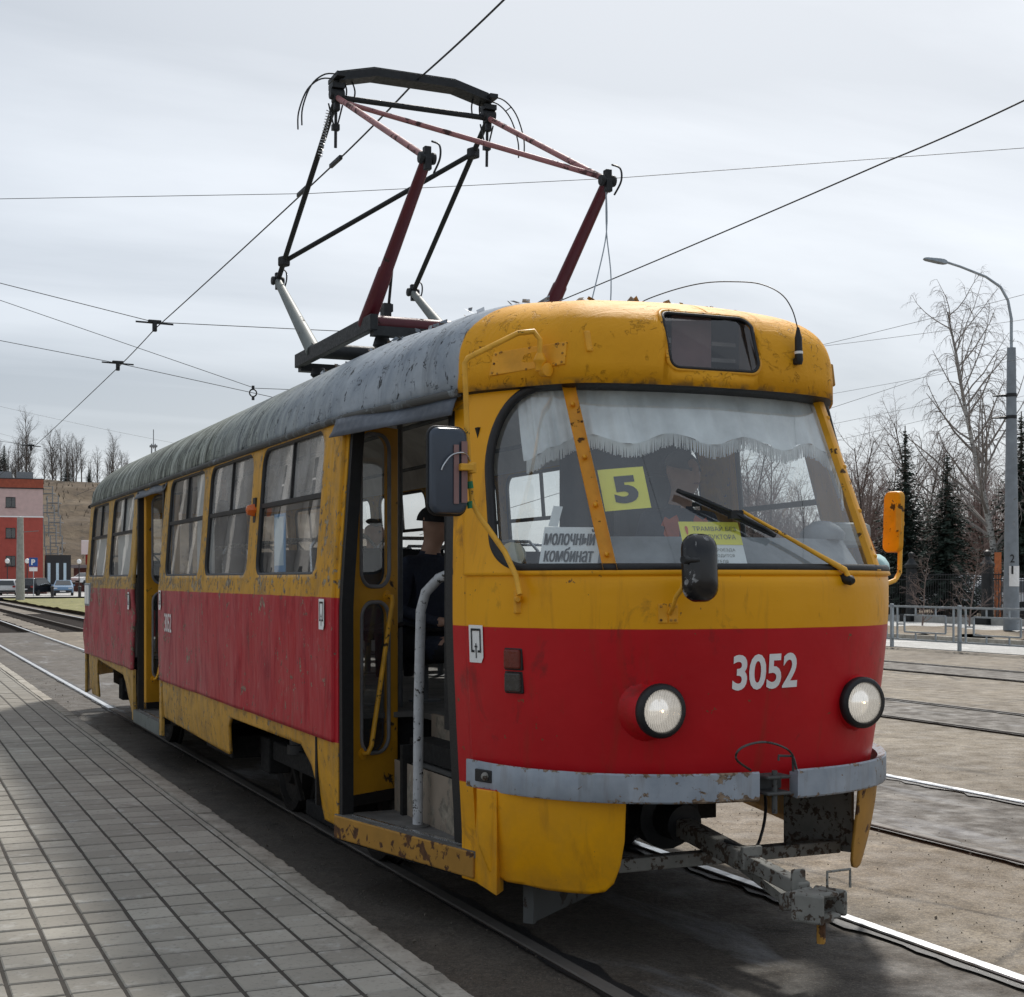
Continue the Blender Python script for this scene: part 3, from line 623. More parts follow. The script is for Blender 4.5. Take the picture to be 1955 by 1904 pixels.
def shell(u, z, off=0.0):
    """lower front"""
    u, z = np.broadcast_arrays(np.asarray(u, float), np.asarray(z, float)); fade = 1 - np.clip((np.abs(u) - 1.8) / 3.0, 0, 1) * .85 - np.clip((np.abs(u) - 5.2) / 1.8, 0, 1) * .15
    o = np.where(z < 1.575, .03, .03 * np.sqrt(np.clip(1 - ((z - 1.575) / .065) ** 2, 0, 1))) * fade + off
    q = curve(BC, u) + nrm2(BC, u) * o[..., None]; k = np.clip((1.5 - z) / .8, 0, 1.3) ** 1.4
    return S3(q[..., 0] * (1 - .065 * k), q[..., 1] + .085 * k, z)
def hw(z): return 1.25 - .07 * np.clip((np.asarray(z, float) - 1.5) / .95, 0, 1.1)
us = np.linspace(-7, 7, 561); mid = curve(BC, us) * .45 + curve(TC, us) * .55
ls = np.concatenate([[0], np.cumsum(np.linalg.norm(np.diff(mid, axis=0), axis=1))]); ls -= ls[-1] / 2
def u_of(l): return np.interp(l, ls, us)
def l_of(u): return float(np.interp(u, us, ls))
def frame_at(u, z, inset=.012, up_tilt=0.0):
    p = screen(u, z, inset); px_ = screen(u + .05, z, inset) - screen(u - .05, z, inset); pz = screen(u, z + .02, inset) - screen(u, z - .02, inset)
    x = Vector(px_).normalized(); y = Vector(pz); y = (y - x * y.dot(x)).normalized(); return Vector(p), x, y, x.cross(y)

def build_body():
    # lower front
    mb = panel(lambda a, b: shell(a, b), -7, 7, 150, .702, 1.64, 46); mb.build('front_panel', 'front', tram, smooth=60, solid=.012)
    mb = MB(); U = np.linspace(-7, 7, 141); mb.grid(np.array([shell(U, U * 0 + 1.64), screen(U, U * 0 + 1.645, .03)])); mb.build('window_ledge', 'front', tram, smooth=60)
    # windscreen surround with its opening, glass, rubber and mullions
    lE = -l_of(-6.12); hole = sd_rrect(0, (1.662 + 2.478) / 2, 2 * lE, 2.478 - 1.662, .13, .42)
    L7 = ls[-1]; mb = panel(lambda a, b: screen(u_of(a), b), -L7, L7, 170, 1.63, 2.475, 60, [hole]); mb.build('windscreen_surround', 'front', tram, smooth=60, solid=.03)
    ws = MB(); lm = l_of(3.0)
    holder = empty('windscreen'); holder.parent = tram
    for a0, a1 in ((-lE, -lm), (-lm, lm), (lm, lE)):
        mb = panel(lambda a, b: screen(u_of(a), b, .012), a0, a1, 40, 1.655, 2.478, 36, keep=lambda a, b: hole(a, b) - .01); mb.build('pane', 'windscreen_glass', holder, smooth=180)
    out = rrect(0, 2.07, 2 * lE, .816, (.13, .13, .42, .42), 14); pts = []
    for (a, b), (a2, b2) in zip(out, out[1:] + out[:1]):
        k = max(1, int(math.hypot(a2 - a, b2 - b) / .03)); pts += [(a + (a2 - a) * i / k, b + (b2 - b) * i / k) for i in range(k)]
    pts.append(pts[0]); P = [screen(u_of(a), b, -.002) for a, b in pts]
    MB().tube(P, .021, 8, False).build('rubber_seal', 'rubber', holder, smooth=180)
    for sg in (-1, 1):
        zz = np.linspace(1.655, 2.472, 12); mb = MB()
        A = [screen(np.float64(sg * 3.0), z, -.014) for z in zz]; ax = [Vector(screen(np.float64(sg * 3.05), z)) - Vector(screen(np.float64(sg * 2.95), z)) for z in zz]; V = []; F = []
        for p, a in zip(A, ax):
            a.normalize(); nn = Vector((a.y, -a.x, 0)).normalized(); p = Vector(p)
            V += [p - a * .029 - nn * .03, p - a * .029, p - a * .018 + nn * .006, p + a * .018 + nn * .006, p + a * .029, p + a * .029 - nn * .03]
        for i in range(len(zz) - 1):
            for j in range(5): F.append((i * 6 + j, i * 6 + j + 1, (i + 1) * 6 + j + 1, (i + 1) * 6 + j))
        mb.add(V, F); mu = mb.build('mullion', 'yellow_part', tram, smooth=30)
        for z in (1.72, 1.93, 2.14, 2.38):
            p = Vector(screen(np.float64(sg * 3.0), z, -.022)); MB().lathe(p, (0, -1, .3), [(-.004, .010), (.002, .010), (.005, .007), (.006, .001)], 10).build('bolt', 'yellow_part', mu, smooth=40)
    # row of rivets below the ledge and along the bottom edge
    mb = MB()
    for u in np.linspace(-4.2, 6.2, 26):
        q = Vector(shell(u, 1.545)); n = nrm2(BC, u); mb.lathe(q, (n[0], n[1], 0), [(-.001, .007), (.003, .006), (.005, .001)], 8)
    for u in np.linspace(-2.0, 6.2, 22):
        q = Vector(shell(u, .86)); n = nrm2(BC, u); mb.lathe(q, (n[0], n[1], 0), [(-.001, .006), (.003, .005), (.004, .001)], 8)
    mb.build('rivets', 'yellow_part', tram, smooth=40)['kind'] = 'stuff'
    # roof: outline at the gutter drawn in to a spine, with the opening for the route display
    side = [(1.0 + (1.19 - 1.0) * k, 1.13 + (2.35 - 1.13) * k) for k in np.linspace(0, 1, 14)[1:]] + [(1.19, y) for y in np.linspace(2.35, LEN - 2.35, 130)[1:]] + [(1.19 - .19 * k, LEN - 2.35 + 1.22 * k) for k in np.linspace(0, 1, 10)[1:]]
    fr = [tuple(p) for p in curve(RC, np.linspace(0, 7, 90))]; rr_ = [(x, LEN - y) for x, y in curve(RC, np.linspace(7, 0, 40))[1:]]
    half = fr + side + rr_; loop = np.array(half + [(-x, y) for x, y in half[::-1][1:]]); nL = len(loop)
    def roof_pt(a, b, k=1.0, zo=0.0):
        i = np.clip(np.floor(a).astype(int), 0, nL - 2); f = (a - i)[..., None]; O = loop[i] * (1 - f) + loop[i + 1] * f
        sy = np.clip(O[..., 1], 1.6, LEN - 1.6); q_ = np.clip((2.3 - np.minimum(O[..., 1], LEN - O[..., 1])) / 1.4, 0, 1); n = 2.25 + 1.5 * q_ * q_ * (3 - 2 * q_); c = np.cos(b).clip(0, 1) ** (2 / n) * k; s = np.sin(b).clip(0, 1) ** (2 / n)
        X = O[..., 0] * c; Y = sy + (O[..., 1] - sy) * c; e = np.minimum(Y, LEN - Y); dr = np.clip((2.7 - e) / 2.1, 0, 1); dr = dr * dr * (3 - 2 * dr)
        bmp = .006 * np.sin(Y * 2.1 + X * 3) * np.sin(X * 5 + 1.3)
        return S3(X, Y, 2.47 + zo + (.60 * s * k + bmp * s) * (1 - .25 * dr))
    def disp(a, b):
        P = roof_pt(a, b); return np.where(P[..., 1] < 2, sd_rrect(-.03, 2.678, .475, .278, .05)(P[..., 0], P[..., 2]), 1.0)
    mb = panel(roof_pt, 0, nL - 1, nL - 1, 0, math.pi / 2, 30, [disp]); mb.build('roof', 'roof', tram, smooth=50, solid=.012)
    def ceil_pt(a, b): P = roof_pt(a, b, .965, -.012); P = P.copy(); P[..., 1] = np.maximum(P[..., 1], 1.12); return P
    mb = panel(ceil_pt, 0, nL - 1, 220, 0, math.pi / 2, 14); mb.build('ceiling', 'interior_ceiling', tram, smooth=60)
    # display box behind the opening
    ho = empty('route_display'); ho.parent = tram
    def ds(x, z, o): 
        b = math.asin(min(1, max(0, (z - 2.47) / .455)) ** (3.75 / 2)); return (x, .50 + 1.1 * (1 - math.cos(b) ** (2 / 3.75)) + .013 * (x / .25) ** 2 - o, z)
    pts = rrect(-.03, 2.678, .475, .278, .05, 6); pts.append(pts[0]); MB().tube([ds(a, b, .004) for a, b in pts], .009, 8, False).build('frame', 'yellow_part', ho, smooth=180)
    pts = rrect(-.03, 2.678, .455, .258, .045, 6); pts.append(pts[0]); MB().tube([ds(a, b, .006) for a, b in pts], .008, 8, False).build('seal', 'rubber', ho, smooth=180)
    mb = MB(); mb.add([ds(a, b, -.004) for a, b in rrect(-.03, 2.678, .47, .270, .05, 5)], [tuple(range(24))]); mb.build('pane', 'display_glass', ho)
    mb = MB(); mb.box((0, .80, 2.68), (.56, .012, .34)); mb.build('back_plate', 'dark_under', ho)
    mb = MB(); mb.box((.0, .765, 2.68), (.21, .012, .30)); mb.build('roller_blind', 'roller_brown', ho)
    mb = MB()
    for z in (2.64, 2.715): mb.box((-.17, .77, z), (.13, .008, .022)); mb.box((.18, .775, z), (.13, .008, .018))
    mb.build('rungs', 'interior_grey', ho)
    # dark soffit under the brow, gutter rim
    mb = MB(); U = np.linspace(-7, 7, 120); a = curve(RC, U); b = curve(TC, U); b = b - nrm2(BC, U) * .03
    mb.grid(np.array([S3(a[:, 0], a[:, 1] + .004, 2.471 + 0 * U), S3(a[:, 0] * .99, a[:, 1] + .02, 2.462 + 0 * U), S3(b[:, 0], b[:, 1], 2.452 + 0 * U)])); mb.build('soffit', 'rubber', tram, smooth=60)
    for sg in (-1, 1):
        G_ = [(sg * 1.005, 1.15, 2.472)] + [(sg * (x + .012), y, 2.468) for x, y in side[2:-2:3]]
        MB().tube(G_, .021, 8).build('gutter', 'gutter_grime', tram, smooth=60)
build_body()

WINS = [(2.65, 4.05), (4.29, 5.63), (5.83, 7.24), (9.13, 10.49), (10.80, 12.06)]
def build_sides():
    def near(a, b):
        rip = np.clip((a - 3.6) / .8, 0, 1) * (.006 * np.sin(a * 3.3 + b * 1.9 + np.sin(b * 4)) + .004 * np.sin(a * 7.1 - b * 3)) * np.clip((1.5 - b) / .3, 0, 1)
        rip = rip + np.where(a > 8.8, 1, 0) * (.013 * np.sin(a * 8.0 + 1.8 * np.sin(b * 3)) + .008 * np.sin(a * 17 + 3 * np.sin(b * 5 + a))) * np.clip((1.5 - b) / .25, 0, 1) * np.clip((b - .78) / .2, .2, 1)
        return S3(-hw(b) + rip, a, b)
    wh = [sd_rrect((a + b) / 2, 2.04, b - a, .80, .10, .12) for a, b in WINS]
    d2 = sd_rrect(8.195, 1.2, 1.41, 2.44, .02, .05)
    mb = panel(near, 2.3, 12.3, 400, .757, 2.475, 70, wh + [d2]); mb.build('side_wall', 'side', tram, smooth=60, solid=.03)
    WF = WINS + [(7.50, 8.86)]
    wf = [sd_rrect((a + b) / 2, 2.04, b - a, .80, .10, .12) for a, b in WF]
    mb = panel(lambda a, b: S3(hw(b), a, b), 2.3, 12.3, 260, .45, 2.475, 50, wf); mb.build('side_wall', 'side', tram, smooth=60, solid=.03)
    def window(sg, a, b, top, low, nm='window'):
        h = empty(nm); h.parent = tram; X = lambda z, o=0.0: sg * (float(hw(z)) + o)
        pts = rrect((a + b) / 2, 2.04, b - a, .80, (.10, .10, .12, .12), 7); pts.append(pts[0])
        MB().tube([(X(q, -.002), p, q) for p, q in pts], .017, 8, False).build('rubber_seal', 'rubber', h, smooth=180)
        mb = MB(); mb.box((X(2.08, -.006), (a + b) / 2, 2.08), (.026, b - a - .01, .028)); mb.beam((X(2.09, -.006), (a + b) / 2, 2.09), (X(2.43, -.006), (a + b) / 2, 2.43), .022, .022, (1, 0, 0)); mb.build('glazing_bar', 'rubber', h)
        m = (a + b) / 2
        for (y0, y1, z0, z1, mt, o) in ((a, m, 2.08, 2.44, top, -.012), (m, b, 2.08, 2.44, top, -.008), (a, b, 1.64, 2.08, low, -.010)):
            k = sd_rrect((a + b) / 2, 2.04, b - a, .80, .10, .12)
            panel(lambda p, q: S3(sg * (hw(q) + o), p, q), y0, y1, 20, z0, z1, 14, keep=lambda p, q: k(p, q) - .005).build('pane', mt, h, smooth=180)
        return h
    for i, (a, b) in enumerate(WINS): window(-1, a, b, 'sheen_film_glass' if i < 2 else 'mid_glass', 'clear_glass' if i == 0 else 'mid_glass')
    for a, b in WF: window(1, a, b, 'clear_glass', 'clear_glass')
    # paper blinds behind the rear windows
    mb = MB(); mb.box((-1.165, 9.80, 1.86), (.006, 1.2, .40)); mb.build('paper_screen', 'white_paper', tram)
    mb = MB(); mb.box((-1.165, 11.62, 1.86), (.006, .80, .40)); mb.build('paper_screen', 'white_paper', tram)
    mb = MB(); mb.box((-1.135, 9.80, 2.26), (.006, 1.2, .33)); mb.build('paper_screen', 'curtain', tram)
    # blue poster sheet behind the first window
    mb = MB(); mb.box((-1.175, 3.72, 1.84), (.004, .27, .36)); p = mb.build('poster', 'poster_blue', tram)
    mb = MB(); mb.box((-1.1785, 3.73, 1.85), (.003, .21, .30)); mb.build('poster_sheet', 'poster_pale', p)
    # draped white sheet added to stand in for a reflection in the third window
    for (y0, y1, z0) in ((5.95, 6.45, 1.66),):
        Y, Z = np.meshgrid(np.linspace(y0, y1, 60), np.linspace(z0, 2.44, 8), indexing='ij')
        mb = MB(); mb.grid(S3(-1.12 + .018 * np.sin(Y * 55 + Z), Y, Z)); mb.build('reflection_drape', 'curtain', tram, smooth=180)
    # skirts (near side) with arches
    def sk(x0):
        return lambda a, b: S3(-(1.236) + .035 * np.clip((.76 - b) / .45, 0, 1) ** 2, a, b)
    keep1 = sd_poly([(2.3, .30), (2.62, .30), (2.66, .42), (2.78, .58), (2.98, .675), (4.78, .668), (4.86, .60), (4.89, .42), (4.92, .40), (5.35, .405), (7.38, .44), (7.38, .7555), (2.3, .7555)])
    panel(sk(0), 2.3, 7.4, 240, .28, .76, 30, keep=keep1).build('skirt_panel', 'side', tram, smooth=60, solid=.02)
    keep2 = sd_poly([(8.93, .30), (9.20, .30), (9.30, .45), (9.42, .60), (9.55, .67), (11.35, .73), (11.44, .66), (11.50, .40), (11.55, .30), (12.1, .30), (12.1, .7555), (8.93, .7555)])
    panel(sk(0), 8.93, 12.1, 150, .28, .76, 30, keep=keep2).build('skirt_panel', 'side', tram, smooth=60, solid=.02)
    for y in (5.30, 2.98, 9.55):
        mb = MB(); mb.box((-1.235, y, .71), (.02, .012, .09)); mb.build('skirt_strap', 'black_iron', tram)
    mb = MB(); mb.box((1.235, 7.3, .56), (.02, 10, .39)); mb.build('skirt_panel', 'side', tram)
    # door posts beside the middle door
    for y, z0, w in ((7.45, .28, .09), (8.935, .28, .06)):
        mb = MB(); mb.box((-1.238, y, (z0 + .76) / 2), (.03, w, .76 - z0)); mb.build('door_post', 'side', tram, bevel=.004)
    # tapered ends: far front with the cab side window, both rear sides
    def tap(sg, rear):
        def f(a, b):
            c0 = np.where((b < 1.64)[..., None], shell(7.0, np.minimum(b, 1.64))[..., :2], screen(np.full(b.shape, 7.0), np.maximum(b, 1.64))[..., :2])
            X = c0[..., 0] * (1 - a) + hw(b) * a; Y = c0[..., 1] * (1 - a) + 2.3 * a
            return S3(sg * X, (LEN - Y) if rear else Y, b)
        return f
    w1 = sd_rrect(.55, 2.04, .74, .78, .08, .1)
    for sg, rear in ((1, False), (1, True), (-1, True)):
        panel(tap(sg, rear), 0, 1, 40, .30, 2.472, 60, [w1]).build('tapered_side', 'side' if rear else 'front', tram, smooth=60, solid=.03)
        h = empty('window'); h.parent = tram; fn = tap(sg, rear)
        panel(fn, .1, 1.0, 20, 1.6, 2.45, 16, keep=lambda a, b: w1(a, b) - .005).build('pane', 'clear_glass', h, smooth=180)
        pts = rrect(.55, 2.04, .74, .78, (.08, .08, .1, .1), 6); pts.append(pts[0])
        MB().tube([fn(np.array(p), np.array(q)) for p, q in pts], .016, 6, False).build('rubber_seal', 'rubber', h, smooth=180)
        mb = MB(); mb.beam(fn(np.array(.18), np.array(2.02)), fn(np.array(.92), np.array(2.02)), .02, .03); mb.build('glazing_bar', 'rubber', h)
    # rear end
    def rv(P): P = P.copy(); P[..., 1] = LEN - P[..., 1]; return P
    panel(lambda a, b: rv(shell(a, b)), -7, 7, 80, .40, 1.64, 24).build('rear_panel', 'side', tram, smooth=60)
    hr = sd_rrect(0, 2.05, 1.9, .70, .1, .1)
    panel(lambda a, b: rv(screen(u_of(a), b)), -ls[-1], ls[-1], 90, 1.63, 2.475, 30, [hr]).build('rear_surround', 'side', tram, smooth=60)
    panel(lambda a, b: rv(screen(u_of(a), b, .01)), -.96, .96, 40, 1.69, 2.41, 16).build('rear_window', 'clear_glass', tram, smooth=180)
    # markings on the side wall, seen from the platform
    sd = lambda y, z, o=.024: (lambda a, b: (-(float(hw(z)) + o), y - a, z + b))
    lettering('3052', .30, .155, sd(6.98, 1.255), 'white_paint', 'fleet_number', tram, .012)
    def door_mark(y, z, fn=None):
        h = empty('door_sticker'); h.parent = tram; f = fn or sd(y, z)
        m0 = MB(); m0.add([f(a, b) for a, b in ((-.05, -.075), (.035, -.075), (.05, -.05), (.05, .09), (-.05, .09))], [(0, 1, 2, 3, 4)]); m0.build('sheet', 'white_paper', h)
        f2 = fn or sd(y, z); g_ = (lambda a, b: Vector(f2(a, b)) + Vector((-.002, -.002, 0)))
        mb = MB()
        for (x0, y0, x1, y1) in ((-.035, .065, .035, .075), (-.035, -.02, -.027, .065), (.027, -.02, .035, .065), (-.035, -.03, -.012, -.02), (.012, -.03, .035, -.02), (-.003, -.055, .003, .01), (-.009, -.008, .009, .0)):
            mb.add([g_(x0, y0), g_(x1, y0), g_(x1, y1), g_(x0, y1)], [(0, 1, 2, 3)])
        mb.build('pictogram', 'ink', h)
    door_mark(2.47, 1.42); door_mark(7.36, 1.43); door_mark(9.05, 1.40)
    door_mark(0, 0, lambda a, b: tuple(Vector(shell(-6.65 + a * 4.2, 1.325 + b, .009)) + Vector((-.002, -.002, 0))))
    # side turn signal, tail sign box
    h = empty('turn_signal'); h.parent = tram
    MB().lathe((-1.215, 4.17, 2.06), (-1, 0, 0), [(0, .045), (.03, .045), (.06, .032), (.07, .001)], 6).build('lens', 'amber', h, smooth=30)
    mb = MB(); mb.box((-1.22, 4.17, 2.06), (.02, .07, .16)); mb.build('base', 'rubber', h)
    h = empty('route_board'); h.parent = tram; mb = MB(); mb.box((-1.268, 12.0, 1.44), (.03, .42, .26)); mb.build('frame', 'galv', h, bevel=.01)
    mb = MB(); mb.box((-1.2855, 12.08, 1.44), (.004, .15, .21)); mb.box((-1.2855, 11.90, 1.44), (.004, .15, .21)); mb.build('sheet', 'white_paper', h)
build_sides()

def corner(z):
    p = shell(-7.0, min(z, 1.64)) if z < 1.64 else screen(np.float64(-7.0), np.float64(z)); return Vector((float(p[0]), float(p[1]), z))
def on_taper(k, z, out=0.0):
    """point on the plane of the front doorway: k = 0 at the front post, 1 at the rear jamb"""
    c = corner(z); r = Vector((-float(hw(z)), 2.3, z)); p = c.lerp(r, k); d = (r - c).normalized(); n = Vector((-d.y, d.x, 0)); n = n if n.x < 0 else -n
    return p + n * out
def strip(k0, k1, z0, z1, o0, o1, n=14):
    """post in the doorway plane, from outset o0 to o1"""
    mb = MB(); zs = np.linspace(z0, z1, n); V = []
    for z in zs: V += [on_taper(k0, z, o0), on_taper(k1, z, o0), on_taper(k1, z, o1), on_taper(k0, z, o1)]
    F = [(i * 4 + j, i * 4 + (j + 1) % 4, i * 4 + 4 + (j + 1) % 4, i * 4 + 4 + j) for i in range(n - 1) for j in range(4)] + [(3, 2, 1, 0), tuple(4 * (n - 1) + j for j in range(4))]
    mb.add(V, F); return mb
def door_leaf(A, Bp, z0, z1, handle=True):
    h = empty('door_leaf'); h.parent = tram
    A, Bp = Vector((*A, 0)), Vector((*Bp, 0)); d = (Bp - A); W = d.length; d.normalize(); n = Vector((d.y, -d.x, 0)); n = n if n.y < 0 else -n
    P = lambda a, z, o=0.0: tuple(A + d * a + n * o + Vector((0, 0, z)))
    H = [(W * .49, 1.99, W * .62, .83), (W * .49, 1.08, W * .60, .82)]; r = .085
    fn = lambda a, b: S3(A.x + d.x * a, A.y + d.y * a, b)
    panel(fn, 0, W, 40, z0, z1, 150, [sd_rrect(x, z, w, hh, r) for x, z, w, hh in H]).build('leaf_frame', 'door_yellow', h, smooth=60, solid=.035)
    for x, z, w, hh in H:
        mb = MB(); mb.add([P(a, b) for a, b in rrect(x, z, w + .01, hh + .01, r, 5)], [tuple(range(24))]); mb.build('pane', 'clear_glass', h)
        pts = rrect(x, z, w, hh, r, 6); pts.append(pts[0]); MB().tube([P(a, b, .018) for a, b in pts], .011, 8, False).build('seal', 'tan_seal', h, smooth=180)
    mb = MB(); mb.box((A + d * W / 2 + Vector((0, 0, z0 + .03))), (W, .05, .06), Matrix((d, n, Vector((0, 0, 1)))).transposed()); mb.build('bottom_seal', 'rubber', h)
    if handle:
        pts = [P(W * .76, 1.52, .01), P(W * .76, 1.52, .05), P(W * .74, 1.49, .06), P(W * .28, .72, .06), P(W * .24, .68, .05), P(W * .22, .675, .01)]
        MB().tube(pts, .014, 8).build('handle', 'yellow_pipe', h, smooth=60)
        for q in (P(W * .76, 1.52, .017), P(W * .22, .675, .017)): MB().lathe(q, n, [(0, .035), (.006, .033), (.008, .012)], 14).build('flange', 'yellow_part', h, smooth=40)
    return h
def build_doors():
    strip(0.0, .085, .26, 2.44, -.05, 0.0).build('door_post', 'front', tram, smooth=60)
    strip(.09, .14, .40, 2.42, -.06, -.005).build('rubber_edge', 'rubber', tram, smooth=60)
    strip(.942, .967, .34, 2.42, -.07, -.004).build('rubber_edge', 'rubber', tram, smooth=60)
    strip(.97, 1.0, .34, 2.42, -.05, .0).build('door_post', 'side', tram, smooth=60)
    strip(0.0, 1.0, 2.40, 2.468, -.03, .0, 3).build('door_header', 'side', tram)
    # rain flap over the doorway
    mb = MB(); K = np.linspace(.02, 1.06, 26); rows = []
    for i, z in enumerate((2.462, 2.43, 2.395, 2.365)): rows.append([tuple(on_taper(k, z, .03 + .012 * i + .006 * math.sin(k * 9 + i))) for k in K])
    mb.grid(np.array(rows)); mb.build('rain_flap', 'bluegrey_vinyl', tram, smooth=180, solid=.006)
    mb = MB(); Y = np.linspace(7.42, 8.98, 20); mb.grid(np.array([[(-(1.185 + .014 * i + .006 * math.sin(y * 8)), y, z) for y in Y] for i, z in enumerate((2.465, 2.43, 2.395, 2.37))])); mb.build('rain_flap', 'bluegrey_vinyl', tram, smooth=180, solid=.006)
    door_leaf((-1.139, 2.39), (-.815, 2.584), .40, 2.45)
    door_leaf((-1.17, 8.72), (-.83, 8.86), .40, 2.42)
    for y in (7.53, 8.86):
        mb = MB(); mb.box((-1.185, y, 1.40), (.06, .06, 2.06)); mb.build('rubber_edge', 'rubber', tram)
    # steps, front doorway
    z = .385; c = on_taper(0, z, .012); r = on_taper(1, z, .012)
    st = empty('step'); st.parent = tram
    mb = MB(); mb.prism([on_taper(.0, z, .012), on_taper(.985, z, .012), Vector((-.90, 2.28, z)), Vector((-.90, .95, z))], (0, 0, -.03), (0, 0, 0)); mb.build('tread', 'floor_rubber', st)
    mb = MB(); mb.prism([on_taper(.0, z, .018), on_taper(.985, z, .018), on_taper(.985, z, -.01), on_taper(.0, z, -.01)], (0, 0, -.125), (0, 0, -.004)); mb.build('step_board', 'rusty_yellow', st, bevel=.008)
    mb = MB(); mb.prism([on_taper(.10, z, -.03), on_taper(.90, z, -.03), on_taper(.90, z, -.05), on_taper(.10, z, -.05)], (0, 0, 0), (0, 0, .006)); mb.build('nosing', 'steel_bright', st)
    mb = MB(); mb.prism([on_taper(.0, z, -.012), on_taper(1, z, -.012), Vector((-.9, 2.28, z)), Vector((-.9, .95, z))], (0, 0, -.14), (0, 0, -.032)); mb.build('step_well', 'dark_under', st)
    mb = MB(); mb.box((-.915, 1.62, .52), (.02, 1.32, .27)); mb.box((-.705, 1.62, .77), (.02, 1.32, .24)); mb.build('riser', 'step_riser', st)
    mb = MB(); mb.box((-.81, 1.62, .645), (.22, 1.32, .02)); mb.build('tread', 'floor_rubber', st)
    # steps, middle doorway
    st = empty('step'); st.parent = tram
    mb = MB(); mb.box((-1.06, 8.2, .37), (.36, 1.38, .03)); mb.build('tread', 'floor_rubber', st)
    mb = MB(); mb.box((-1.238, 8.2, .325), (.03, 1.38, .11)); mb.build('step_board', 'grey_tube', st)
    mb = MB(); mb.box((-1.20, 8.2, .388), (.02, 1.36, .006)); mb.build('nosing', 'steel_bright', st)
    mb = MB(); mb.box((-.89, 8.2, .50), (.02, 1.38, .26)); mb.box((-.68, 8.2, .75), (.02, 1.38, .26)); mb.build('riser', 'step_riser', st)
    mb = MB(); mb.box((-.785, 8.2, .62), (.2, 1.38, .02)); mb.build('tread', 'floor_rubber', st)
    # handrails
    MB().tube([(-.99, 1.74, .385), (-.985, 1.74, 1.0), (-.975, 1.735, 1.46), (-.955, 1.72, 1.55), (-.90, 1.68, 1.62), (-.82, 1.60, 1.66), (-.70, 1.50, 1.67)], .026, 10).build('handrail', 'worn_white', tram, smooth=60)
    MB().lathe((-.99, 1.74, .385), (0, 0, 1), [(0, .06), (.006, .058), (.012, .025)], 16).build('handrail_foot', 'floor_rubber', tram, smooth=40)
    for x, y in ((-.70, 2.84), (-.68, 7.35), (-.68, 9.05), (.35, 4.2), (.35, 7.4)): MB().tube([(x, y, .88), (x, y, 2.75)], .018, 8).build('grab_pole', 'mesh_grey', tram, smooth=60)
    for x in (-.55, .55): MB().tube([(x, 2.3, 2.52), (x, 12, 2.52)], .015, 6).build('ceiling_rail', 'mesh_grey', tram, smooth=60)
build_doors()

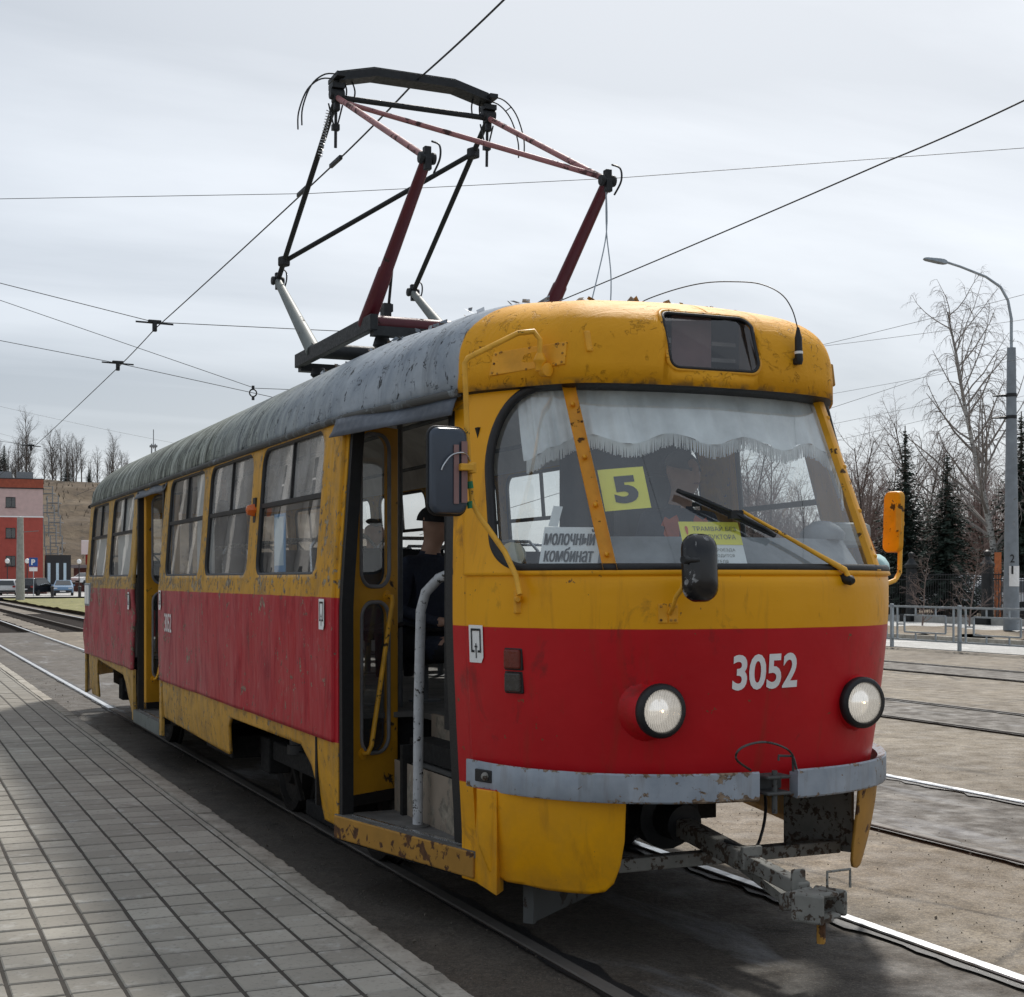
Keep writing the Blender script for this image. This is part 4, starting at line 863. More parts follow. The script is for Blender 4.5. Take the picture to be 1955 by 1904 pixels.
def build_interior():
    mb = MB(); mb.box((.24, 7.3, .865), (1.88, 12.6, .03)); mb.box((-.95, 5.0, .865), (.5, 4.9, .03)); mb.box((-.95, 10.7, .865), (.5, 3.4, .03)); mb.box((-.95, 8.2, .28), (.02, .02, .02)); mb.build('floor', 'floor_rubber', tram)
    mb = MB(); mb.box((1.205, 7.3, 1.25), (.02, 10, .76)); mb.box((-1.205, 4.9, 1.25), (.02, 5.0, .76)); mb.box((-1.205, 10.6, 1.25), (.02, 3.2, .76)); mb.build('wall_lining', 'interior_grey', tram)
    # seats
    s0 = empty('passenger_seat'); s0.parent = tram
    X, Z = np.meshgrid(np.linspace(-.21, .21, 9), np.linspace(0, 1, 16), indexing='ij'); prof = np.where(Z < .5, 0, 1)
    Y = np.where(Z < .45, -.42 + Z / .45 * .40, -.02 + .10 * ((Z - .45) / .55)); ZZ = np.where(Z < .45, .0 + .02 * np.abs(Z - .2), .03 + (Z - .45) / .55 * .46) + .05 * (X / .21) ** 2 * np.where(Z < .5, 1, 0)
    Y = Y - .05 * (X / .21) ** 2 * np.where(Z > .45, 1, 0)
    mb = MB(); mb.grid(S3(X, Y, ZZ + .43)); mb.build('seat_shell', 'seat_black', s0, smooth=180, solid=.02)
    MB().tube([(-.2, .05, .60), (-.2, .08, .93), (-.15, .10, .99), (.15, .10, .99), (.2, .08, .93), (.2, .05, .60)], .012, 6).build('grab_handle', 'steel_bright', s0, smooth=60)
    mb = MB(); mb.tube([(0, -.2, 0), (0, -.2, .42)], .025, 8); mb.lathe((0, -.2, 0), (0, 0, 1), [(0, .1), (.01, .1), (.012, .02)], 12); mb.build('pedestal', 'mesh_grey', s0, smooth=60)
    first = True
    for x, ys in ((-.90, (3.2, 4.0, 4.8, 5.6, 6.4, 9.8, 10.6, 11.4)), (.92, (3.0, 3.8, 4.6, 5.4, 6.2, 7.0, 7.8, 8.6, 9.4, 10.2, 11.0)), (.45, (3.8, 4.6, 5.4, 6.2)), (-.43, (3.36,)), (.05, (5.95,))):
        for y in ys:
            o = s0 if first else copy_tree(s0, tram); first = False; o.location = (x, y, .88)
    # cab: partition, dashboard, fittings
    mb = MB(); mb.box((.30, 1.95, 1.62), (.80, .03, 1.5)); mb.build('cab_partition', 'dark_under', tram)
    mb = MB(); U = np.linspace(-3.6, 6.4, 60); a = curve(BC, U) - nrm2(BC, U) * .10; b = curve(BC, U) - nrm2(BC, U) * .40
    mb.grid(np.array([S3(a[:, 0], a[:, 1], .95 + 0 * U), S3(a[:, 0], a[:, 1], 1.64 + 0 * U), S3(a[:, 0], a[:, 1] + .16, 1.80 + 0 * U), S3(b[:, 0], b[:, 1], 1.79 + 0 * U), S3(b[:, 0], b[:, 1] + .05, 1.2 + 0 * U)])); d = mb.build('dashboard', 'cab_grey', tram, smooth=30)
    MB().lathe((.60, .58, 1.80), (0, 0, 1), [(0, .10), (.03, .105), (.06, .08), (.085, .04), (.09, .001)], 20).build('alarm_dome', 'cab_grey', d, smooth=60)
    mb = MB(); mb.box((.86, .78, 1.83), (.22, .2, .12)); mb.build('instrument_box', 'interior_grey', d, bevel=.03)
    MB().lathe((.80, .42, 1.68), (.2, -1, .6), [(-.03, .001), (-.02, .05), (.02, .05), (.03, .001)], 10).build('plastic_bag', 'clear_bag', d, smooth=90)
    MB().lathe((-.93, .70, 1.72), (-.5, -.85, 0), [(-.03, .035), (-.03, .055), (.03, .055), (.03, .035)], 22).build('tape_roll', 'tape', tram, smooth=40)
    # driver's seat back
    mb = MB(); mb.box((.30, 1.66, 1.80), (.46, .10, .74)); mb.build('driver_seat', 'seat_black', tram, bevel=.06)
    mb = MB(); mb.box((-.96, 1.2, 1.6), (.03, .42, 1.4)); mb.build('cab_panel', 'dark_under', tram)
    # curtain across the top of the windscreen, scalloped, with a fringe
    cu = empty('cab_curtain'); cu.parent = tram
    def hem(u): return 2.238 - .024 * np.cos(2 * math.pi * np.interp(u, us, ls) / .40 + .9) - .006 * np.abs(u + .5) - np.where(u < -4.2, .10 * (-4.2 - u), 0) - np.where(u > 4.3, .10 * (u - 4.3), 0)
    U, K = np.meshgrid(np.linspace(-5.1, 6.0, 160), np.linspace(0, 1, 14), indexing='ij'); Zc = 2.475 + (hem(U) - 2.475) * K
    wv = .010 * np.sin(U * 11 + 2 * np.sin(U * 1.7)) * (.4 + K) + .006 * np.sin(U * 23 + K * 3)
    P = screen(U, Zc, .05); n = nrm2(BC, U); P[..., 0] -= n[..., 0] * wv; P[..., 1] -= n[..., 1] * wv
    mb = MB(); mb.grid(P); mb.build('cloth', 'curtain', cu, smooth=180)
    mb = MB(); rr = random.Random(3)
    for u in np.arange(-5.05, 5.95, .021):
        z = float(hem(u)); p = Vector(screen(np.float64(u), np.float64(z), .048)); L = .06 + rr.uniform(-.008, .006); q = p + Vector((rr.uniform(-.004, .004), rr.uniform(-.004, .004), -L))
        mb.tube([p, q], [.0032, .0022], 3, False)
    mb.build('fringe', 'curtain', cu)['kind'] = 'stuff'
build_interior()

def on_shell(u, z, o=0.0): return Vector(shell(u, z, o))
def sh_n(u): n = nrm2(BC, np.float64(u)); return Vector((n[0], n[1], 0))
def build_front_details():
    Ys = np.linspace(-1.0, 1.0, 801); uu = np.interp(Ys, curve(BC, us)[:, 0], us)
    def at(y, z, o): return on_shell(float(np.interp(y, Ys, uu)), z, o)
    lettering('3052', .315, .150, lambda a, b: tuple(at(-.028 + a, 1.228 + b + a * .02, .010)), 'white_paint', 'fleet_number', tram, .026)
    # headlights
    for sg in (-1, 1):
        h = empty('headlight'); h.parent = tram; x = sg * .505; z = 1.075; u = float(np.interp(x, Ys, uu)); base = on_shell(u, z); c = Vector((x, .145, z)); ax = Vector((0, -1, 0))
        mb = MB(); n = 36; V = []; F = []
        for k, (r, yy) in enumerate(((.150, None), (.128, .085), (.118, .045), (.108, .010))):
            for j in range(n):
                t = 2 * math.pi * j / n
                if yy is None:
                    q = at(max(-.98, min(.98, x + r * math.cos(t))), z + r * math.sin(t), -.004); V.append(q)
                else: V.append(Vector((x + r * math.cos(t), c.y + yy, z + r * math.sin(t))))
        for k in range(3):
            for j in range(n): F.append((k * n + j, k * n + (j + 1) % n, k * n + n + (j + 1) % n, k * n + n + j))
        mb.add(V, F); mb.build('housing', 'front', h, smooth=60)
        MB().lathe(c + Vector((0, .012, 0)), ax, [(-.03, .100), (-.012, .113), (.010, .113), (.024, .104), (.026, .092), (.014, .088)], 36).build('rim', 'rubber', h, smooth=50)
        MB().lathe(c + Vector((0, -.006, 0)), ax, [(-.06, .012), (-.055, .03), (-.04, .062), (-.02, .080), (-.002, .088)], 36).build('reflector', 'silver', h, smooth=180)
        MB().lathe(c + Vector((0, -.004, 0)), ax, [(-.001, .091), (.006, .080), (.014, .055), (.018, .025), (.019, .001)], 36).build('lens', 'lit_lens', h, smooth=180)
        g = G('bulb'); g.set(Base_Color=(1, .8, .5), Emission_Color=(1.0, .52, .16), Emission_Strength=14.0); MT['bulb'] = g.m
        MB().lathe(c + Vector((0, .012, 0)), ax, [(-.020, .001), (-.012, .018), (.006, .020), (.018, .001)], 10).build('bulb', 'bulb', h, smooth=90)
        MB().tube([c + Vector((0, .05, 0)), c + Vector((0, .012, 0))], .008, 8).build('bulb_holder', 'steel_bright', h)
    # indicator pair on the door-side corner
    h = empty('indicator'); h.parent = tram; u = -5.62; n = sh_n(u); t = Vector((-n.y, n.x, 0)); Mx = Matrix((t, n, Vector((0, 0, 1)))).transposed()
    for z, m, nm in ((1.275, 'dull_red_lens', 'upper_lens'), (1.175, 'smoke_lens', 'lower_lens')):
        mb = MB(); p = on_shell(u, z); mb.box(p + n * .012, (.085, .03, .082), Mx); mb.build(nm, m, h, bevel=.008)
        mb = MB(); mb.box(p + n * .003, (.098, .02, .096), Mx); mb.build('base', 'rubber', h, bevel=.006)
    # service flap hinge with small mirror
    h = empty('front_mirror'); h.parent = tram; u = -1.76; p = on_shell(u, 1.475); n = sh_n(u); t = Vector((-n.y, n.x, 0)); t = t if t.x > 0 else -t; Mx = Matrix((t, n, Vector((0, 0, 1)))).transposed()
    mb = MB(); mb.box(p + n * .004 + t * .022, (.040, .010, .082), Mx); mb.box(p + n * .004 - t * .022, (.040, .010, .082), Mx); mb.build('mount_plate', 'yellow_part', h, bevel=.004)
    mb = MB()
    for a in (-.03, .012, .03):
        for b in (-.028, .028): mb.lathe(p + n * .009 + t * a + Vector((0, 0, b)), n, [(0, .006), (.003, .006), (.005, .002)], 8)
    mb.build('bolts', 'rusty_yellow', h)
    q = p + n * .02 + t * .005
    MB().tube([q, q + n * .05 + Vector((0, 0, .02)), q + n * .12 + Vector((.0, 0, .07)), q + n * .14 + Vector((.02, 0, .10)), q + n * .15 + t * .05 + Vector((0, 0, .20))], .010, 8).build('arm', 'yellow_pipe', h, smooth=60)
    mc = q + n * .17 + t * .075 + Vector((0, 0, .185)); ax = Vector((.10, -1, .05)).normalized(); tx = Vector((1, .10, 0)).normalized(); tz = ax.cross(tx); tz = tz if tz.z > 0 else -tz
    V = []; F = []
    for (sc, o) in ((1.0, .0), (1.04, .015), (.98, .035), (.80, .048), (.4, .054)):
        for a, b in rrect(0, 0, .155, .262, .055, 5): V.append(mc + tx * a * sc + tz * b * sc + ax * o)
    m = 24
    for k in range(4):
        for j in range(m): F.append((k * m + j, k * m + (j + 1) % m, k * m + m + (j + 1) % m, k * m + m + j))
    F += [tuple(range(m)), tuple(4 * m + j for j in range(m))]
    chipped('mirror_back', (.010, .010, .012), (.50, .50, .50), .66, 16, .2, 3.0, .2)
    mb = MB(); mb.add(V, F); mb.build('mirror_shell', 'mirror_back', h, smooth=50)
    MB().lathe(mc + ax * .05 - tx * .06 + tz * .03, (-1, -.2, 0), [(-.03, .012), (.02, .012), (.03, .018), (.05, .016)], 10).build('swivel', 'black_iron', h, smooth=40)
    # wiper
    h = empty('wiper'); h.parent = tram; pv_ = on_shell(1.40, 1.615, .02)
    MB().lathe(pv_, (.1, -1, -.2), [(-.03, .024), (.025, .022), (.04, .012)], 12).build('pivot', 'black_iron', h, smooth=40)
    S = lambda u, z, o: Vector(screen(np.float64(u), np.float64(z), -o))
    a0, a1 = S(1.36, 1.655, .04), S(-.25, 1.905, .055); MB().tube([pv_ + Vector((0, -.02, 0)), a0, a0.lerp(a1, .35), a1], [.012, .014, .010, .007], 8).build('arm', 'yellow_pipe', h, smooth=60)
    B0, B1 = S(-1.14, 1.994, .022), S(.22, 1.80, .022); M0 = B0.lerp(B1, .56)
    mb = MB(); mb.beam(B0, B1, .012, .03, (0, -1, 0)); mb.build('blade', 'rubber', h)
    mb = MB(); o = Vector((0, -.028, .005)); mb.tube([B0.lerp(B1, .04) + o * .3, B0.lerp(B1, .2) + o, M0 + o * 1.4, B0.lerp(B1, .85) + o, B0.lerp(B1, .97) + o * .3], .007, 6); mb.box(M0 + o, (.06, .03, .035)); mb.build('blade_frame', 'black_iron', h, smooth=60)
    # bumper in two pieces with the coupler pin bracket in the gap
    h = empty('bumper'); h.parent = tram
    def bump(u0, u1, k):
        U = np.linspace(u0, u1, k); fade = 1 - np.clip((np.abs(U) - 1.0) / 3.2, 0, 1) * .30 - np.clip((-U - 5.0) / 1.9, 0, 1) * .40; q = shell(U, U * 0 + .78)[:, :2]; n = nrm2(BC, U); rows = []
        for o, z in ((.055, .80), (.103, .815), (.111, .808), (.111, .700), (.103, .692), (.055, .70)): rows.append(S3(q[:, 0] + n[:, 0] * o * fade, q[:, 1] + n[:, 1] * o * fade, np.full(k, z)))
        P = np.array(rows + [rows[0]]); mb = MB(); mb.grid(P); mb.f += [tuple(i * k for i in range(6)), tuple(i * k + k - 1 for i in range(5, -1, -1))]; mb.mi += [0, 0]; return mb
    bump(-7.0, -.28, 70).build('bumper_bar', 'bumper', h, smooth=40); bump(.30, 6.8, 70).build('bumper_bar', 'bumper', h, smooth=40)
    mb = MB(); mb.box((.0, .10, .788), (.12, .11, .014)); mb.box((.0, .10, .720), (.12, .11, .014)); mb.box((0, .15, .755), (.15, .02, .06)); mb.build('pin_bracket', 'dark_plate', h, bevel=.012)
    MB().tube([(-.01, .07, .815), (-.01, .07, .635)], .012, 10).build('coupler_pin', 'dark_plate', h, smooth=60)
    MB().tube([(-.01, .04, .86), (-.01, .04, .88), (.06, .04, .875), (.07, .05, .81)], .006, 6).build('pin_loop', 'dark_plate', h, smooth=60)
    MB().tube(SP([(.08, .04, .82), (.03, .02, .90), (-.10, .0, .945), (-.22, -.01, .93), (-.23, .02, .88), (-.14, .05, .825)]), .005, 6).build('pin_cable', 'dark_plate', h, smooth=60)
    u = -6.35; n = sh_n(u); p = Vector((*(shell(u, .78)[:2]), .755)); t = Vector((-n.y, n.x, 0)); Mx = Matrix((t, n, Vector((0, 0, 1)))).transposed()
    mb = MB(); mb.box(p + n * .052, (.11, .012, .055), Mx); mb.build('towing_slot', 'rubber', h, bevel=.004)
    MB().lathe(p + n * .058 + t * .02, n, [(-.01, .02), (.01, .018), (.02, .008)], 10).build('bolt', 'coupler', h, smooth=40)
    # yellow aprons below the bumper
    def apron(sg):
        def f(a, b):
            k = np.clip((.70 - b) / .45, 0, 1); q = curve(BC, sg * a); n = nrm2(BC, sg * a); fl = (-.025 - .085 * k ** 1.6) * (1 - np.clip((a - 5.6) / 1.4, 0, 1)) 
            return S3(q[..., 0] + n[..., 0] * fl, q[..., 1] + n[..., 1] * fl + .03, b)
        keep = sd_poly([(2.55, .72), (2.58, .52), (2.68, .41), (2.85, .335), (3.1, .298), (3.6, .284), (5.0, .285), (6.0, .30), (6.4, .34), (6.6, .45), (6.6, .72)])
        return panel(f, 2.5, 6.65, 100, .255, .70, 40, keep=keep)
    for sg in (-1, 1): apron(sg).build('apron', 'front' if sg < 0 else 'rusty_yellow', tram, smooth=60, solid=.012)
    mb = MB()
    mb.prism([on_taper(0, .47, .004), on_taper(.085, .47, .004), on_taper(.085, .47, -.10), Vector((-.93, .80, .47)), Vector((-1.0, .715, .47))], (0, 0, -.225), (0, 0, .235)); mb.build('corner_panel', 'front', tram, bevel=.006)
    # under the nose: frame plates, cross bar, drawbar with coupler head, cable, snow board
    h = empty('coupler'); h.parent = tram
    mb = MB(); mb.beam((0, .95, .47), (-.01, .30, .40), .085, .085); mb.build('drawbar', 'coupler', h, bevel=.01)
    mb = MB(); mb.beam((-.01, .32, .405), (.02, -.10, .345), .062, .065); mb.build('drawbar_end', 'coupler', h, bevel=.008)
    mb = MB(); mb.beam((.05, .45, .36), (.03, .06, .28), .03, .04); mb.build('support_bar', 'coupler', h)
    mb = MB(); mb.box((.0, .26, .415), (.10, .025, .10)); mb.build('clamp', 'coupler', h, bevel=.006)
    mb = MB(); mb.prism([(-.08, -.06, .33), (-.09, -.16, .36), (.06, -.10, .36), (.09, -.02, .34)], (0, 0, -.075), (0, 0, 0)); mb.prism([(-.09, -.16, 0), (-.02, -.28, 0), (.0, -.27, 0), (-.06, -.14, 0)], (0, 0, .24), (0, 0, .36)); mb.prism([(.06, -.10, 0), (.14, -.22, 0), (.16, -.20, 0), (.10, -.06, 0)], (0, 0, .25), (0, 0, .355)); mb.box((.03, -.17, .345), (.15, .11, .022)); mb.box((.03, -.19, .262), (.14, .11, .022)); mb.build('coupler_head', 'coupler', h, bevel=.012, fix=True)
    MB().lathe((.03, -.21, .245), (0, 0, 1), [(0, .028), (.03, .028), (.03, .045), (0, .045)], 16).build('pin_eye', 'coupler', h, smooth=40)
    MB().tube([(.03, -.20, .24), (.03, -.20, .15)], .018, 8).build('locking_pin', 'rusty_yellow', h)
    MB().tube([(.06, -.20, .355), (.06, -.20, .435), (.18, -.19, .435), (.18, -.19, .36)], .006, 6).build('lift_loop', 'coupler', h)
    mb = MB(); mb.prism([(-.03, -.07, 0), (.03, -.08, 0), (.03, -.10, 0), (-.03, -.09, 0)], (0, 0, .34), (0, 0, .43)); mb.build('guide_horn', 'coupler', h, bevel=.008)
    MB().lathe((0, .98, .49), (0, -1, -.1), [(-.1, .16), (.02, .16), (.03, .10), (.16, .09)], 18).build('draft_gear', 'black_iron', h, smooth=40)
    MB().tube(SP([(-.05, .40, .47), (.06, .34, .44), (.12, .36, .50), (.18, .42, .60), (.22, .50, .70)]), .007, 6).build('jumper_cable', 'rubber', h, smooth=60)
    h = empty('underrun_frame'); h.parent = tram
    mb = MB(); mb.beam((-.60, .66, .345), (.74, .66, .345), .07, .06); mb.build('cross_bar', 'coupler', h, bevel=.006)
    mb = MB(); mb.box((-.615, .60, .47), (.03, .22, .34)); mb.build('side_plate', 'coupler', h, bevel=.008)
    mb = MB(); mb.box((.70, .75, .50), (.03, .36, .36), rz=.5); mb.build('side_plate', 'coupler', h, bevel=.008)
    mb = MB(); mb.beam((-.80, .78, .19), (-.10, 1.35, .19), .02, .18); mb.build('snow_board', 'dark_plate', h, bevel=.004)
    mb = MB(); mb.box((-.815, .775, .20), (.03, .05, .20), rz=.7); mb.build('snow_board_end', 'dark_plate', h)
    mb = MB(); mb.box((0, 1.5, .72), (1.7, 1.5, .10)); mb.box((0, 2.1, .5), (1.9, .04, .5)); mb.build('underframe', 'dark_under', tram)
build_front_details()

def rbox(c, tx, tz, ax, w, h, r, depth, scs=((1.0, 0.0), (1.0, .6), (.93, .9), (.8, 1.0))):
    """rounded-rectangle shell: face at c, bulging along ax"""
    mb = MB(); V = []; F = []; m = 24
    for sc, o in scs:
        for a, b in rrect(0, 0, w, h, r, 5): V.append(Vector(c) + Vector(tx) * a * sc + Vector(tz) * b * (1 - (1 - sc) * w / h) + Vector(ax) * o * depth)
    for k in range(len(scs) - 1):
        for j in range(m): F.append((k * m + j, k * m + (j + 1) % m, k * m + m + (j + 1) % m, k * m + m + j))
    F += [tuple(range(m)), tuple((len(scs) - 1) * m + j for j in range(m))]; mb.add(V, F); return mb
def build_mirrors():
    h = empty('door_mirror'); h.parent = tram
    MB().tube([(-.80, .70, 2.575), (-.805, .69, 2.66), (-.83, .70, 2.695), (-.90, .71, 2.685), (-1.13, .72, 2.565), (-1.146, .72, 2.54), (-1.142, .72, 2.44), (-1.135, .72, 2.25), (-1.127, .72, 2.10), (-1.112, .72, 1.945), (-1.09, .70, 1.89), (-1.01, .60, 1.73), (-.985, .54, 1.63), (-.985, .50, 1.55)], .0125, 8).build('arm', 'yellow_pipe', h, smooth=60)
    chipped('mirror_blue', (.05, .066, .092), (.10, .10, .10), .78, 9, .3)
    rbox((-1.235, .70, 2.075), (1, .12, 0), (0, 0, 1), (.0, -1, 0), .175, .365, .04, .03).build('mirror_shell', 'mirror_blue', h, smooth=40)
    pts = [(-1.235 + a, .705 + a * .12, 2.075 + b) for a, b in rrect(0, 0, .178, .368, .04, 5)]; pts.append(pts[0]); MB().tube(pts, .008, 6, False).build('rim', 'rubber', h, smooth=180)
    mb = MB(); mb.box((-1.205, .668, 2.06), (.022, .006, .25)); mb.box((-1.168, .668, 2.07), (.026, .006, .26)); mb.build('back_strap', 'roller_brown', h)
    mb = MB(); mb.box((-1.165, .655, 2.09), (.06, .03, .03)); mb.box((-1.13, .70, 2.09), (.04, .06, .045)); mb.build('clamp', 'yellow_pipe', h, bevel=.005)
    MB().tube(SP([(-1.135, .69, 2.12), (-1.17, .66, 2.15), (-1.23, .65, 2.14), (-1.265, .655, 2.10), (-1.275, .66, 2.075)]), .004, 6).build('heater_wire', 'steel_bright', h, smooth=60)
    mb = MB(); mb.lathe((-.80, .70, 2.555), (0, 0, 1), [(-.03, .02), (.0, .022), (.012, .03), (.018, .03), (.05, .014)], 12); mb.build('upper_socket', 'yellow_part', h, smooth=40)
    MB().lathe((-.775, .69, 2.53), (0.3, -1, 0), [(-.02, .03), (.012, .03), (.014, .016)], 16).build('upper_bolt', 'yellow_part', h, smooth=40)
    mb = MB(); p = on_shell(-5.5, 1.52, .006); mb.box(p, (.03, .03, .10)); mb.build('lower_bracket', 'yellow_part', h, bevel=.005)
    MB().lathe(p + Vector((-.005, -.015, .01)), (-.5, -1, 0), [(-.02, .016), (.02, .016), (.03, .010)], 10).build('lower_bolt', 'yellow_part', h, smooth=40)
    for z, t in ((2.035, .0), (1.95, .0)): MB().tube([(-1.124, .72, z), (-1.119, .72, z - .03)], .0145, 8).build('tape_wrap', 'green_tape', h)
    # far side mirror
    h = empty('far_mirror'); h.parent = tram
    MB().tube([(1.08, .86, 1.575), (1.20, .90, 1.585), (1.31, .94, 1.61), (1.345, .95, 1.65), (1.35, .95, 1.80), (1.35, .95, 1.93)], .0125, 8).build('arm', 'yellow_pipe', h, smooth=60)
    rbox((1.345, .985, 1.91), (.15, -.985, 0), (.04, -.0, 1), (-.985, -.15, 0), .120, .315, .035, .03).build('mirror_shell', 'yellow_part', h, smooth=40)
    mb = MB(); mb.box((1.33, .94, 1.92), (.035, .03, .13), rz=-.7); mb.box((1.345, .95, 1.90), (.05, .025, .025)); mb.build('clamp', 'yellow_part', h, bevel=.006)
    # antenna whip, marker lamp brackets, access plate, roof debris
    def dome(x, z):
        best = None
        for u in np.linspace(-7, 7, 281):
            o = curve(RC, np.float64(u))
            for b in np.linspace(0, 1.2, 60):
                q_ = min(1, max(0, (2.3 - o[1]) / 1.4)); n_ = 2.25 + 1.5 * q_ * q_ * (3 - 2 * q_); c = math.cos(b) ** (2 / n_); X = o[0] * c; Y = 1.6 + (o[1] - 1.6) * c; dr = min(1, max(0, (2.7 - Y) / 2.1)); dr = dr * dr * (3 - 2 * dr); Z = 2.47 + .6 * math.sin(b) ** (2 / n_) * (1 - .25 * dr)
                e = (X - x) ** 2 + (Z - z) ** 2
                if best is None or e < best[0]: best = (e, X, Y, Z)
        return Vector(best[1:])
    h = empty('antenna'); h.parent = tram; ab = dome(.42, 2.62) + Vector((0, -.03, 0)); yo = ab.y
    MB().lathe((.42, yo, 2.60), (-.02, .02, 1), [(0, .014), (.02, .020), (.05, .018), (.12, .017), (.17, .006)], 12).build('base', 'rubber', h, smooth=40)
    mb = MB(); mb.box((.415, yo + .02, 2.615), (.03, .05, .03)); mb.build('mount', 'black_iron', h, bevel=.006)
    MB().lathe((.419, yo + .001, 2.648), (-.02, .02, 1), [(0, .0195), (.012, .0195)], 12).build('ring', 'white_paint', h, smooth=40)
    CP = [Vector(p) for p in ((.417, yo, 2.75), (.417, yo + .05, 2.86), (.415, yo + .14, 2.95), (.39, yo + .28, 3.02), (.33, .92, 3.05), (.24, 1.03, 3.058), (.13, 1.12, 3.035), (.0, 1.2, 2.985), (-.03, 1.22, 2.95))]; WP = []
    for a in range(len(CP) - 1):
        p0, p1, p2, p3 = CP[max(a - 1, 0)], CP[a], CP[a + 1], CP[min(a + 2, len(CP) - 1)]
        for b in range(6): f = b / 6; WP.append(.5 * (2 * p1 + (p2 - p0) * f + (2 * p0 - 5 * p1 + 4 * p2 - p3) * f * f + (3 * p1 - p0 - 3 * p2 + p3) * f ** 3))
    MB().tube(WP, .003, 5).build('whip', 'rubber', h, smooth=90)
    P = [dome(x, z) for x, z in ((-.92, 2.525), (-.70, 2.56), (-.685, 2.655), (-.905, 2.635))]; cen = sum(P, Vector()) / 4; nn = (P[1] - P[0]).cross(P[3] - P[0]).normalized(); nn = nn if nn.y < 0 else -nn
    mb = MB(); mb.prism(P, nn * -.02, nn * .016); pl = mb.build('access_plate', 'yellow_part', tram, bevel=.003)
    mb = MB()
    for i in range(4):
        for k in (.08, .5, .92): mb.lathe(P[i].lerp(P[(i + 1) % 4], k).lerp(cen, .08) + nn * .016, nn, [(0, .006), (.003, .005), (.004, .001)], 7)
    mb.build('screws', 'rusty_yellow', pl)
    for x, z0, z1 in ((-.615, 2.60, 2.70), (.80, 2.54, 2.66)):
        a, b = dome(x, z0), dome(x, z1); mb = MB(); mb.beam(a + Vector((0, -.005, 0)), b + Vector((0, -.005, 0)), .03, .024, (0, -1, 0)); mb.build('old_lamp_bracket', 'rusty_yellow' if x > 0 else 'yellow_part', tram, bevel=.008)
    rr = random.Random(11); mb = MB()
    def flake(p, s):
        M = Euler((rr.uniform(-.9, .9), rr.uniform(-.9, .9), rr.random() * 6)).to_matrix(); mb.add([Vector(p) + M @ Vector(q) * s for q in ((-1, -.4, 0), (.2, -.9, .1), (1, .2, .3), (.1, .8, .15))], [(0, 1, 2, 3)])
    for i in range(240):
        x = rr.uniform(-.9, .75); y = 1.0 + 3.2 * rr.random() ** 1.4; e = max(0, (2.7 - y) / 2.1); e = min(1, e); e = e * e * (3 - 2 * e); wx = 1.0 + .19 * min(1, max(0, (y - 1.13) / 1.2))
        if abs(x) > wx * .8: continue
        z = 2.47 + .6 * (1 - e * .25) * (1 - (abs(x) / wx) ** 2.25) ** (1 / 2.25); c_ = 1.0
        if y < 1.6:
            r_ = math.hypot(x, y - 1.6); z = 2.47 + .6 * (1 - e * .25) * max(0, 1 - (r_ / 1.05) ** 3.4) ** (1 / 3.4)
        flake((x, y, z + (.022 if y < 2.3 else .006)), rr.uniform(.010, .032) * (1.8 if rr.random() < .12 else 1))
    mb.build('paint_flakes', 'bumper', tram)['kind'] = 'stuff'
build_mirrors()

def build_bogies():
    mb = MB(); mb.box((0, 6.15, .58), (1.6, 2.3, .40)); mb.box((0, 11.9, .56), (1.9, .7, .3)); mb.box((0, 9.0, .60), (1.3, 9, .25)); mb.build('underfloor', 'dark_under', tram)
    mb = MB(); mb.box((-1.0, 5.6, .42), (.30, .9, .16)); mb.box((-1.02, 6.6, .45), (.25, .7, .14)); mb.build('equipment_box', 'dark_under', tram, bevel=.01)
    mb = MB(); mb.box((-.8, 2.66, .62), (.9, .03, .48)); mb.build('bulkhead', 'dark_under', tram)
    for yc in (3.85, 10.4):
        bg = empty('bogie'); bg.parent = tram
        for dy in (-.95, .95):
            for sg in (-1, 1):
                MB().lathe((sg * .745, yc + dy, .35), (sg, 0, 0), [(-.02, .385), (.005, .385), (.012, .352), (.085, .346), (.092, .30), (.06, .28), (.055, .17), (.10, .15), (.115, .10), (.115, .001)], 40).build('wheel', 'wheel_steel', bg, smooth=35)
            MB().tube([(-.74, yc + dy, .35), (.74, yc + dy, .35)], .06, 12).build('axle', 'dark_under', bg, smooth=60)
        for sg in (-1, 1):
            mb = MB(); mb.beam((sg * .93, yc - 1.25, .44), (sg * .93, yc + 1.25, .44), .09, .13); mb.box((sg * .93, yc - .95, .40), (.15, .24, .24)); mb.box((sg * .93, yc + .95, .40), (.15, .24, .24)); mb.build('side_frame', 'dark_under', bg, bevel=.012)
            mb = MB(); mb.box((sg * .80, yc, .10), (.09, .95, .10)); mb.build('rail_brake', 'dark_under', bg, bevel=.01)
            for dy in (-.5, .5): MB().tube([(sg * .86, yc + dy, .14), (sg * .93, yc + dy, .42)], .02, 6).build('brake_hanger', 'wheel_steel', bg)
            for dy in (-.28, .28): MB().lathe((sg * .93, yc + dy, .48), (0, 0, 1), [(0, .09), (.06, .09), (.062, .075), (.10, .075), (.102, .09), (.16, .09)], 16).build('rubber_spring', 'rubber', bg, smooth=40)
        mb = MB(); mb.box((0, yc, .45), (1.7, .35, .2)); mb.box((0, yc - .95, .42), (.7, .4, .3)); mb.box((0, yc + .95, .42), (.7, .4, .3)); mb.build('bolster', 'dark_under', bg, bevel=.02)
    h = empty('rear_lamp'); h.parent = tram; mb = MB(); mb.box((-1.08, 12.6, 2.62), (.10, .16, .08)); mb.build('lamp_body', 'roof', h, bevel=.02); mb = MB(); mb.beam((-1.06, 12.5, 2.55), (-1.16, 12.75, 2.47), .03, .03); mb.build('bracket', 'dark_under', h)
build_bogies()

